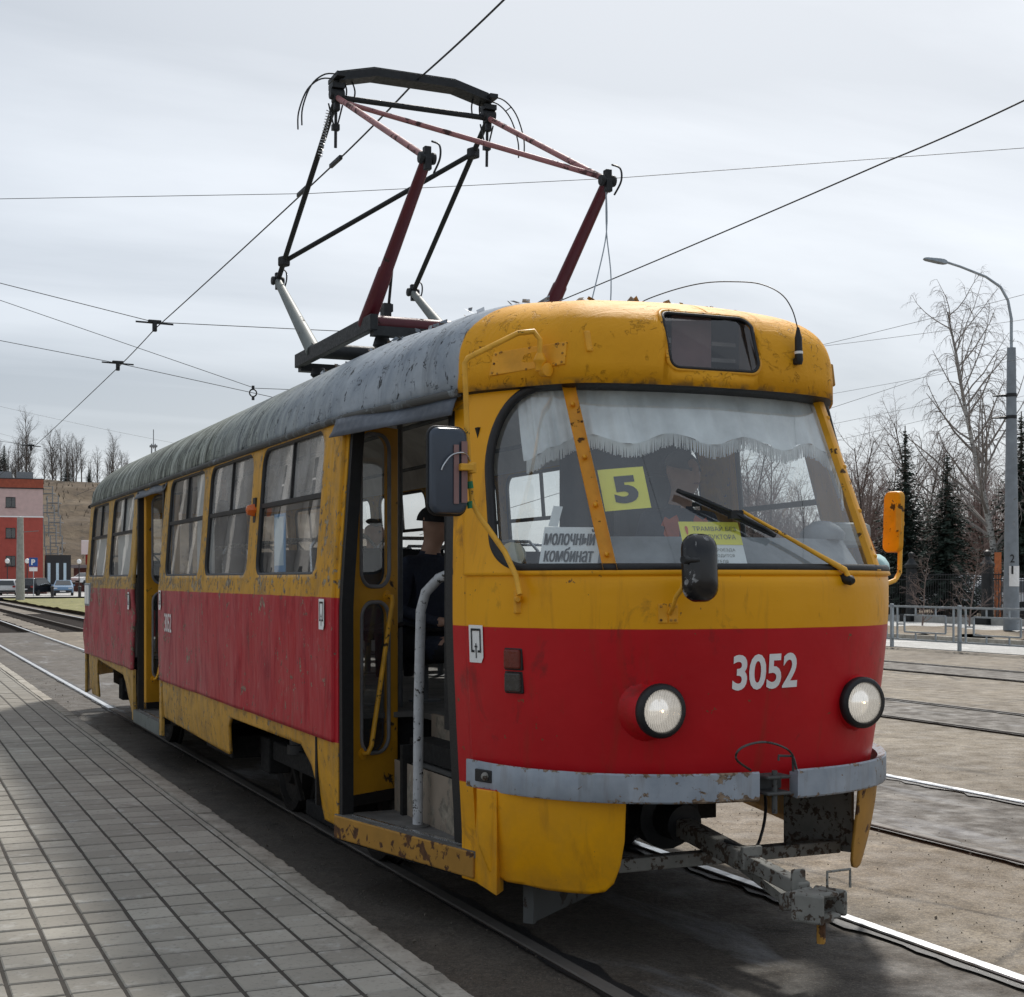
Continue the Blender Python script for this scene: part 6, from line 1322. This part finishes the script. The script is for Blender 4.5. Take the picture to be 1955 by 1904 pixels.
def build_trees():
    dr = Vector((math.cos(YAW), -math.sin(YAW), 0)); fw = Vector((math.sin(YAW), math.cos(YAW), 0))
    def wp(px_, d): v = fw * d + dr * ((px_ - 977.5) / FPX * d); return (v.x, v.y, .1)
    b = bare_tree(5, 13.2, .17, (-.19 * math.cos(YAW), .19 * math.sin(YAW)), 1.35, (36, 9, 7, .20, (.85, .75, .7)), ('birch', 'birch_twig')); b.name = 'birch_tree'
    put(b, 'tall leaning birch with white trunk beside the lamp post', wp(1922, 60), 0, 1.0)
    P = [bare_tree(20 + i, 8.5 + i % 3, .12, (rnd.uniform(-.08, .08), rnd.uniform(-.08, .08)), .35 + .3 * (i % 2), (22, 9, 6, .12, (.7, .75, .7)), ('bark', 'twig_red' if i % 2 else 'twig')) for i in range(4)]
    rr = random.Random(9); used = set(); spots = []
    for i in range(130): spots.append((1330 + 690 * rr.random(), rr.choice((66, 72, 78, 86, 95, 105, 118, 130, 145)) + rr.uniform(-3, 3)))
    for i, (px_, d) in enumerate(spots):
        o = P[i % 4] if i < 4 else copy_tree(P[i % 4])
        put(o, 'bare leafless tree in the grove behind the iron fence', wp(px_, d), rr.random() * 6.28, rr.uniform(.55, .88) * (1.0 if d < 90 else 1.15), 'bare trees of the grove behind the iron fence')
    s = [spruce(3, 7.6, 2.1), spruce(4, 6.6, 2.5)]
    for i, (px_, d, sc, k, lb) in enumerate(((1728, 57, 1.0, 0, 'narrow dark spruce directly behind the yellow side mirror'), (1808, 55, .97, 1, 'broad dark spruce between the two iron fence pillars'), (1700, 63, .72, 1, 'small dark spruce beside the edge of the windscreen'), (1950, 60, 1.12, 0, 'tall dark spruce just right of the lamp post'))):
        o = s[k] if i < 2 else copy_tree(s[k]); put(o, lb, wp(px_, d), i * 1.7, sc)
    for i, (px_, d, H) in enumerate(((1760, 48, 2.4), (1850, 47, 2.8), (1900, 50, 2.2))):
        o = bare_tree(50 + i, H, .03, (.1, 0), .2, (16, 7, 5, .05, (.9, .8, .7)), ('twig', 'twig')); o.name = 'bare_shrub'; put(o, ('low bare shrub by the left iron pillar', 'twiggy bare shrub hanging over the fence between the pillars', 'low bare shrub by the right iron pillar')[i], wp(px_, d), 0, 1.0)
    # hilltop trees, left
    Q = [bare_tree(70 + i, 10.5 + i, .17, (rnd.uniform(-.05, .05), 0), .1, (22, 8, 5, .22, (.55, .7, .7)), ('bark', 'far_twig')) for i in range(3)]
    rr = random.Random(21)
    for i in range(44):
        px_ = -20 + 300 * rr.random(); d = rr.uniform(258, 300); o = Q[i % 3] if i < 3 else copy_tree(Q[i % 3]); x, y, z = wp(px_, d); sc = rr.uniform(.38, .85) * (1.3 if 40 < px_ < 105 else 1)
        put(o, 'bare tree on the crest of the distant hill', (x, y, 18.6), rr.random() * 6, sc, 'bare trees along the hill crest')
    for i, (px_, sc) in enumerate(((8, 1.1), (128, .75), (170, .55), (236, .6))):
        o = copy_tree(s[i % 2]); x, y, z = wp(px_, 268); put(o, 'small dark conifer among the bare trees on the hill crest', (x, y, 18.4), i, sc, 'conifers on the hill crest')
build_trees()

# ------------------------------------------------------------------ vehicles
def make_car(label, loc, rz, paint, kind, cat='car', plate=True):
    t = thing('parked_car', label, cat, loc, rz)
    L, Wd = (4.5, 1.8); H = {'suv': 1.68, 'wagon': 1.55, 'sedan': 1.47}[kind]; belt = .92
    prof = {'suv': [(-2.2, .35), (-2.22, .75), (-2.15, .95), (-1.95, 1.60), (-1.6, H), (.3, H), (1.0, 1.02), (2.0, .88), (2.22, .65), (2.2, .32)],
            'wagon': [(-2.2, .32), (-2.24, .70), (-2.18, .95), (-1.98, 1.45), (-1.7, H), (.2, H), (.95, .98), (2.05, .82), (2.24, .6), (2.2, .30)],
            'sedan': [(-2.2, .32), (-2.26, .75), (-2.2, .98), (-1.55, 1.04), (-1.0, 1.40), (-.7, H), (.2, H - .01), (.95, .98), (2.05, .84), (2.25, .6), (2.2, .30)]}[kind]
    n = len(prof); V = []; F = []
    for wd in (-1, -.93, .93, 1):
        for y, z in prof:
            k = max(0, (z - belt) / (H - belt)); w = Wd / 2 * (1 - .22 * k) * abs(wd); V.append((w * (1 if wd > 0 else -1), y * (1 if abs(wd) < 1 else .985), z - (0 if abs(wd) < 1 else .02 * k)))
    for c in range(3):
        for j in range(n): F.append((c * n + j, c * n + (j + 1) % n, c * n + n + (j + 1) % n, c * n + n + j))
    F += [tuple(range(n - 1, -1, -1)), tuple(3 * n + j for j in range(n))]
    mb = MB(); mb.add(V, F); mb.build('body', paint, t, smooth=35, fix=True, bevel=.03)
    zb = belt + .06; zt = H - .12
    for sg in (-1, 1):
        ww = lambda z: sg * (Wd / 2 * (1 - .22 * (z - belt) / (H - belt)) + .006)
        y0, y1 = (-1.75 if kind != 'sedan' else -1.15), .72
        mb = MB(); mb.add([(ww(zb), y0 - .06, zb), (ww(zb), y1, zb), (ww(zt), .22, zt), (ww(zt), y0 + .25, zt)], [(0, 1, 2, 3)]); mb.build('side_window', 'car_glass', t)
    def screen_(a, b, o):
        (ya, za), (yb, zb_) = a, b; w0 = Wd / 2 * (1 - .22 * max(0, (za - belt) / (H - belt))) * .86; w1 = Wd / 2 * (1 - .22 * max(0, (zb_ - belt) / (H - belt))) * .86
        q = [(-w0, ya), (w0, ya), (w1, yb), (-w1, yb)]; mb = MB(); mb.add([(-w0, ya + o, za + .02), (w0, ya + o, za + .02), (w1, yb + o, zb_ - .02), (-w1, yb + o, zb_ - .02)], [(0, 1, 2, 3)]); return mb
    ri = {'suv': (2, 3), 'wagon': (2, 3), 'sedan': (3, 4)}[kind]; fi = {'suv': (5, 6), 'wagon': (5, 6), 'sedan': (6, 7)}[kind]
    screen_(prof[ri[0]], prof[ri[1]], -.03).build('rear_window', 'car_glass', t); screen_(prof[fi[1]], prof[fi[0]], .04).build('windscreen', 'car_glass', t)
    for sg in (-1, 1):
        for y in (-1.35, 1.38):
            w = empty('wheel'); w.parent = t; c_ = (sg * .80, y, .31)
            MB().lathe(c_, (sg, 0, 0), [(-.1, .20), (-.1, .31), (.09, .31), (.10, .27), (.10, .20)], 20).build('tyre', 'tyre', w, smooth=40); MB().lathe(c_, (sg, 0, 0), [(.08, .20), (.085, .12), (.07, .05), (.07, .001)], 14).build('rim', 'galv', w, smooth=40)
        mb = MB(); mb.box((sg * .70, -2.19, .85), (.26, .10, .18)); mb.build('tail_light', 'tail_red', t, bevel=.02); mb = MB(); mb.box((sg * .66, 2.13, .68), (.34, .14, .14)); mb.build('headlight', 'lamp_glass' if 0 else 'plate', t, bevel=.02)
        mb = MB(); mb.box((sg * .98, .72, .98), (.18, .10, .13)); mb.build('wing_mirror', paint, t, bevel=.02)
    for y in (-2.26, 2.25): mb = MB(); mb.box((0, y, .62 if y < 0 else .42), (.52, .03, .12)); mb.build('number_plate', 'plate', t)
    mb = MB(); mb.box((0, -2.22, .42), (1.66, .12, .16)); mb.build('rear_bumper', 'dark_frame', t, bevel=.03); mb = MB(); mb.box((0, 2.20, .42), (1.6, .12, .2)); mb.build('front_bumper', 'dark_frame', t, bevel=.03)
    return t
def build_left():
    dr = Vector((math.cos(YAW), -math.sin(YAW), 0)); fw = Vector((math.sin(YAW), math.cos(YAW), 0))
    def wp(px_, d, z=0.0): v = fw * d + dr * ((px_ - 977.5) / FPX * d); return (v.x, v.y, z)
    face = -YAW
    make_car('white estate car parked left of the concrete pole', wp(16, 138, .04), face + R(14), 'car_white', 'wagon'); make_car('black car parked beside the parking sign', wp(72, 136, .04), face - R(12), 'car_black', 'suv'); make_car('blue-grey saloon car parked nearest to the tram', wp(121, 136, .04), face + R(180 + 16), 'car_blue', 'sedan')
    make_car('white van-like car parked on the upper lot behind the building', wp(183, 178, 1.2), face + R(20), 'car_white', 'suv'); make_car('white car parked lower on the upper lot', wp(163, 172, .9), face + R(160), 'car_white', 'sedan')
    # building
    O = Vector(wp(82, 160)); t = thing('red_building', 'pink and red rendered building with orange parapet and small windows', 'building', O, -YAW + R(19))
    def part(nm, mat, x0, x1, z0, z1, y0=0.0, y1=18.0, bv=0): mb = MB(); mb.box(((x0 + x1) / 2, (y0 + y1) / 2, (z0 + z1) / 2), (x1 - x0, y1 - y0, z1 - z0)); return mb.build(nm, mat, t, bevel=bv)
    wins = []; cols = [-1.0 - 6.2 * k for k in range(0, 7)]; WX = [-3.4 - 3.65 * k for k in range(9)]
    rows = [(4.1, 5.7), (7.4, 0), (10.0, 0)]
    # walls with openings for the windows
    def wall(mat, z0, z1, zs, nm):
        holes = [sd_rrect(x, z, 1.05, 1.15, .01) for x in WX for z in zs]
        panel(lambda a, b: S3(a, 0 * a, b), -36, 0, 360, z0, z1, max(6, int((z1 - z0) / .12)), holes).build(nm, mat, t, solid=.02)
        mb = MB(); mb.box((-18, 9.2, (z0 + z1) / 2), (35.98, 17.6, z1 - z0)); mb.build('core', mat if 0 else 'dark_frame', t)
        mb = MB(); mb.add([(0, 0, z0), (0, 18, z0), (0, 18, z1), (0, 0, z1)], [(0, 1, 2, 3)]); mb.build('end_wall', mat, t)
        for x in WX:
            for z in zs:
                w = empty('window'); w.parent = t
                mb = MB(); mb.box((x, .16, z), (1.05, .02, 1.15)); mb.build('pane', 'building_glass', w)
                mb = MB()
                for a, b, c_, d_ in ((-.5, 0, .06, 1.15), (.5, 0, .06, 1.15), (0, .55, 1.05, .06), (0, -.55, 1.05, .06), (.08, 0, .05, 1.1)): mb.box((x + a, .12, z + b), (c_, .06, d_))
                mb.build('frame', 'dark_frame', w); mb = MB(); mb.box((x, -.04, z - .61), (1.2, .16, .05)); mb.build('sill', 'dark_frame', w)
    wall('red_render', .9, 8.5, (3.6, 6.7), 'lower_wall'); wall('pink_render', 8.5, 11.65, (10.1,), 'upper_wall')
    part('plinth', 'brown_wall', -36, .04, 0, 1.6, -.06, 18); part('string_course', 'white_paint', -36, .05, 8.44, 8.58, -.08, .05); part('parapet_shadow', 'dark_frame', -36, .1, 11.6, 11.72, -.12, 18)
    pr = part('parapet', 'parapet', -36, .05, 11.72, 12.7, -.10, 18); mb = MB()
    for k in range(180): mb.box((-.1 - k * .2, -.115, 12.2), (.09, .03, .94))
    mb.build('parapet_ribs', 'parapet', pr)['kind'] = 'stuff'
    part('coping', 'dark_frame', -36, .12, 12.68, 12.76, -.16, 18.1)
    for x in (-4.2, -1.9, -9.0): part('roof_vent', 'grey_stairs', x - .9, x + .9, 12.7, 13.7, 3, 5)
    part('porch', 'dark_frame', .3, 3.0, .2, 4.3, .5, 7); part('porch_glass', 'poster_pale', .5, .8, 1.2, 3.4, .45, .49); part('porch_glass', 'poster_pale', 1.4, 1.7, 1.2, 3.4, .45, .49); part('porch_glass', 'poster_pale', 2.2, 2.5, 1.2, 3.4, .45, .49)
    mb = MB(); mb.box(Vector((-16, -8, .65)), (38, .3, 1.3)); 
    w = thing('low_wall', 'low brown wall running behind the parked cars', 'wall', O, -YAW); mb.build('wall', 'brown_wall', w)
    for x in (-10, -6.5, -3.2, -.5, 2.2): m2 = MB(); m2.box((x, -7.9, .75), (.9, .5, 1.5)); m2.build('pier', 'parapet', w)
    # stair tower on the slope
    s = thing('hillside_stairs', 'grey metal stairway climbing the slope beside the red building', 'stairs', wp(92, 188), -YAW)
    for k in range(9):
        z = 2 + k * 1.5; x = (k % 2) * .7 + .12 * (8 - k) - .83 * k
        mb = MB(); mb.box((x, k * 2.6, z), (1.7, 1.4, .12)); mb.build('landing', 'grey_stairs', s)
        mb = MB(); mb.box((x, k * 2.6 - .7, z + .55), (1.7, .05, .07)); mb.box((x, k * 2.6 - .7, z + 1.0), (1.7, .05, .07)); mb.box((x - .8, k * 2.6 - .7, z - .5), (.14, .14, 3.0)); mb.box((x + .8, k * 2.6 - .7, z - .5), (.14, .14, 3.0)); mb.build('railing', 'grey_stairs', s)
    # hilltop terrace wall
    w = thing('crest_wall', 'pale retaining wall with railing along the crest of the hill', 'wall', wp(-60, 256, 17.6), -YAW)
    mb = MB(); mb.box((20, 0, .2), (70, .5, .9)); mb.build('wall', 'grey_stairs', w); mb = MB(); mb.box((20, 0, 2.0), (70, .06, .06)); mb.build('handrail', 'grey_stairs', w)
    mb = MB()
    for k in range(36): mb.box((-15 + k * 2, 0, 1.5), (.06, .06, 1.0))
    mb.build('balusters', 'grey_stairs', w)['kind'] = 'stuff'
    # concrete pole, parking sign, lanterns, bollards
    p = thing('concrete_pole', 'pale tapered concrete catenary pole at the edge of the lawn', 'pole', (9.75, 116.0, 0)); MB().lathe((0, 0, 0), (0, 0, 1), [(0, .34), (6.35, .23), (6.4, .05)], 16).build('shaft', 'concrete', p, smooth=40); mb = MB(); mb.beam((0, 0, 5.2), (dr * 1.4) + Vector((0, 0, 5.3)), .05, .05); mb.build('bracket', 'grey_stairs', p)
    q = thing('parking_sign', 'blue parking sign with white letter P and a white plate below', 'road sign', wp(64, 131), -YAW); MB().tube([(0, 0, 0), (0, 0, 3.4)], .04, 8).build('post', 'galv', q); mb = MB(); mb.box((0, -.06, 3.15), (.80, .03, .82)); mb.build('sign_plate', 'sign_blue', q); mb = MB(); mb.box((0, -.06, 2.50), (.74, .03, .36)); mb.build('lower_plate', 'white_paint', q)
    lettering('P', .36, .52, lambda a, b: (a, -.08, 3.15 + b), 'white_paint', 'letter', q, .04); lettering('P', .0, .0, lambda a, b: (a, -.05, 2.5 + b), 'ink', 'mark', q) if 0 else None
    for i, (px_, d, lb) in enumerate(((14, 146, 'small globe lantern in front of the red building, left of the concrete pole'), (52, 146, 'small globe lantern just right of the concrete pole'), (151, 150, 'small globe lantern on a post by the upper car park'))):
        l = thing('lantern', lb, 'street lamp', wp(px_, d), 0); MB().tube([(0, 0, 0), (0, 0, 3.2)], .05, 8).build('post', 'dark_frame', l); MB().lathe((0, 0, 3.2), (0, 0, 1), [(0, .08), (.08, .2), (.25, .24), (.42, .18), (.5, .02)], 12).build('globe', 'white_paint', l, smooth=60)
    for i in range(2):
        b = thing('bollard', ('short dark bollard behind the blue-grey saloon car', 'short dark bollard right beside the rear end of the tram')[i], 'bollard', wp(100 + i * 52, 128), 0); MB().lathe((0, 0, 0), (0, 0, 1), [(0, .14), (.8, .12), (.85, .16), (.95, .16), (1.0, .05)], 10).build('shaft', 'dark_frame', b, smooth=40)
    k = thing('kiosk', 'small white kiosk with red uprights at the foot of the hill', 'kiosk', wp(179, 182), -YAW); mb = MB(); mb.box((0, 0, 3.2), (5.2, 3, .4)); mb.build('canopy', 'grey_stairs', k); mb = MB(); mb.box((0, 0, 5.6), (2.6, 2, 1.8)); mb.build('cabin', 'white_paint', k, bevel=.05)
    for x in (-.6, .6): mb = MB(); mb.box((x, -.8, 4.1), (.3, .3, 1.6)); mb.build('upright', 'tail_red', k)
    mb = MB(); mb.box((0, .3, 1.6), (4.6, 2.2, 3.1)); mb.build('base', 'brown_wall', k)
    m = thing('radio_mast', 'thin lattice radio mast far behind the tram roof', 'mast', wp(293, 600), 0)
    for sx, sy in ((-1, -1), (1, -1), (1, 1), (-1, 1)): mb = MB(); mb.beam((sx * 1.5, sy * 1.5, 20), (sx * .7, sy * .7, 58), .22, .22); mb.build('leg', 'grey_stairs', m)
    mb = MB()
    for i in range(14):
        z = 24 + i * 2.5; w_ = 1.5 - .8 * (z - 20) / 38
        for a, b in (((-1, -1), (1, -1)), ((1, -1), (1, 1)), ((-1, 1), (1, 1)), ((-1, -1), (-1, 1))): mb.beam((a[0] * w_, a[1] * w_, z), (b[0] * w_, b[1] * w_, z + (1.2 if i % 2 else -1.2)), .12, .12)
    mb.build('bracing', 'grey_stairs', m); mb = MB(); mb.beam((0, 0, 56), (0, 0, 64), .3, .3); mb.box((0, 0, 57), (2.8, 2.8, .8)); mb.box((0, 0, 53), (2.4, 2.4, 1.6)); mb.build('aerials', 'grey_stairs', m)
    # stone building beside the platform, outside the picture, mirrored in the tram windows
    O = (-12.0, 26.0, 0); t = thing('stone_building', 'long pale stone building mirrored in the tram windows', 'building', O, 0); mb = MB(); mb.box((-7, 60, 6.5), (14, 120, 13)); mb.build('wall', 'pale_stone', t)
    col = MB(); col.box((.35, 0, 5.6), (.7, .9, 11.2)); c0 = col.build('column', 'pale_stone', t, bevel=.05); wn = MB(); wn.box((.03, 0, 0), (.06, 1.7, 2.5)); w0 = wn.build('window', 'building_glass', t); fr_ = MB(); fr_.box((.05, 0, 0), (.06, .08, 2.5)); fr_.box((.052, 0, .3), (.06, 1.7, .08)); f0 = fr_.build('glazing_bar', 'white_paint', t)
    for i in range(24):
        c = c0 if i == 0 else c0.copy(); c.location = (0, 2 + i * 4.9, 0)
        if i: C.objects.link(c); c.parent = t
        for k, z in enumerate((3.0, 7.8)):
            for src in (w0, f0):
                first = i == 0 and k == 0; w = src if first else src.copy(); w.location = (0, 4.45 + i * 4.9, z)
                if not first: C.objects.link(w); w.parent = t
    mb = MB(); mb.box((.3, 60, 12.0), (1.4, 121, 1.2)); mb.build('cornice', 'white_paint', t)
build_left()
def build_right_cars():
    dr = Vector((math.cos(YAW), -math.sin(YAW), 0)); fw = Vector((math.sin(YAW), math.cos(YAW), 0))
    def wp(px_, d, z=.1): v = fw * d + dr * ((px_ - 977.5) / FPX * d); return (v.x, v.y, z)
    make_car('white car behind the iron fence, left of the right pillar', wp(1785, 60), -YAW + R(80), 'car_white', 'suv'); make_car('white car half hidden behind the right iron pillar', wp(1872, 58), -YAW + R(95), 'car_white', 'wagon')
    b = thing('orange_board', 'narrow orange board standing behind the fence beside the lamp post', 'board', wp(1905, 53), -YAW); mb = MB(); mb.box((0, 0, 1.3), (.24, .08, 2.4)); mb.build('panel', 'orange_board', b); mb = MB(); mb.box((0, 0, .05), (.5, .4, .1)); mb.build('foot', 'dark_frame', b)
build_right_cars()

# ------------------------------------------------------------------ overhead wires
def wire(label, pts, r=.006, sag=0.0, nm='overhead_wire', group=None):
    P = []; pts = [Vector(p) for p in pts]
    for a, b in zip(pts, pts[1:]):
        for i in range(12): t = i / 12; P.append(a.lerp(b, t) - Vector((0, 0, sag * 4 * t * (1 - t))))
    P.append(pts[-1]); o = MB().tube(P, r, 5).build(nm, 'wire'); return tag(o, label, 'wire', group)
def build_wires():
    cw = [(3.43, -6, 5.11), (3.437, 7.85, 5.11), (3.44, 9.54, 5.115), (3.48, 11.6, 5.10), (3.46, 20.16, 5.07), (3.54, 24.1, 5.07), (3.66, 40.2, 5.07), (3.5, 75, 5.1)]
    wire('contact wire running straight over the tram above its pantograph', cw, .007, .01)
    for x, y, z in ((3.48, 11.6, 5.10), (3.469, 12.6, 5.098)):
        mb = MB(); mb.box((x, y, z + .005), (.03, .30, .035)); tag(mb.build('wire_splice', 'black_iron', bevel=.005), 'dark splice clamp on the contact wire %s' % ('nearest the pantograph' if y < 12 else 'a little farther back'), 'clamp')
    def span(label, P, d=None, **k): wire(label, P, .0055, **k)
    s1 = [(-4.5, 22.9, 7.2), (3.455, 20.15, 5.16), (9, 18.2, 4.95)]; s2 = [(-5, 28.2, 7.0), (3.54, 24.1, 5.14), (8.5, 21.9, 3.95)]; s3 = [(3.65, 40.2, 5.17), (-3, 43.2, 6.2)]
    span('span wire carrying the nearer hanger over the track', s1); span('span wire carrying the second hanger over the track', s2); span('short span wire above the red building carrying the far hanger', s3 + [])
    for (x, y, z), lb in (((3.455, 20.15, 5.12), 'hanger clamp where the nearer span wire crosses the contact wire'), ((3.54, 24.1, 5.11), 'hanger clamp where the second span wire crosses the contact wire'), ((3.65, 40.2, 5.13), 'hanger clamp above the roof of the red building')):
        t = thing('wire_hanger', lb, 'clamp', (x, y, z)); mb = MB(); mb.beam((-.24, .10, .05), (.24, -.08, .01), .022, .022); mb.build('arm', 'black_iron', t); mb = MB(); mb.box((0, 0, -.02), (.06, .06, .14)); mb.box((0, 0, .05), (.18, .06, .04)); mb.build('clip', 'black_iron', t, bevel=.01)
    span('thin stay wire slanting down to the ring insulator left of the pantograph', [(-6, 31, 9.5), (1.81, 25.41, 6.27), (5.71, 23.7, 4.80), (10, 21.8, 4.62)])
    t = thing('ring_insulator', 'small ring insulator hanging between two stay wires beside the tram roof', 'insulator', (5.68, 23.7, 4.72)); MB().tube([(.06 * math.cos(a), 0, .06 * math.sin(a)) for a in np.linspace(0, 6.283, 17)], .012, 6, False).build('ring', 'black_iron', t)
    for z in (.09, -.09): mb = MB(); mb.box((0, 0, z), (.04, .04, .06)); mb.build('shackle', 'black_iron', t)
    span('long wire crossing the whole sky behind the pantograph', [(-18, 36, 9.8), (1.81, 25.41, 7.96), (6.54, 23.34, 8.05), (11.26, 21.27, 8.31), (17.47, 18.54, 8.81), (32, 12, 10.2)])
    wire('contact wire of the neighbouring track to the right', [(7.38, -4, 5.0), (7.40, 7.86, 5.0), (7.46, 9.4, 5.0), (7.56, 15.9, 5.0), (7.2, 60, 5.0)], .007, .01)
    dr = Vector((math.cos(YAW), -math.sin(YAW), 0)); fw = Vector((math.sin(YAW), math.cos(YAW), 0))
    def at(px_, py_, d): v = fw * d + dr * ((px_ - 977.5) / FPX * d); return (v.x, v.y, CAM_H + (1105.6 - py_) / FPX * d)
    names = ['topmost', 'second', 'third', 'fourth', 'fifth', 'sixth']
    for i, (a, b, d0, d1) in enumerate((((1480, 672), (2040, 540), 36, 30), ((1480, 665), (2040, 598), 40, 34), ((1480, 805), (1925, 663), 30, 44), ((1480, 765), (2040, 668), 48, 40), ((1480, 825), (1925, 738), 44, 44), ((1480, 862), (2040, 735), 50, 44))):
        P0, P1 = Vector(at(*a, d0)), Vector(at(*b, d1)); span('%s of the wires fanning out to the right of the windscreen' % names[i], [P0 + (P0 - P1) * .7, P1], sag=.1)
    for i, (a, b, d0, d1) in enumerate((((-60, 762), (420, 862), 70, 78), ((-60, 812), (330, 905), 80, 88), ((-60, 822), (330, 920), 84, 90))):
        span(('thin wire above the hilltop trees', 'thin wire crossing the hilltop trees, upper of the close pair', 'thin wire crossing the hilltop trees, lower of the close pair')[i], [at(*a, d0), at(*b, d1)], sag=.1)
build_wires()
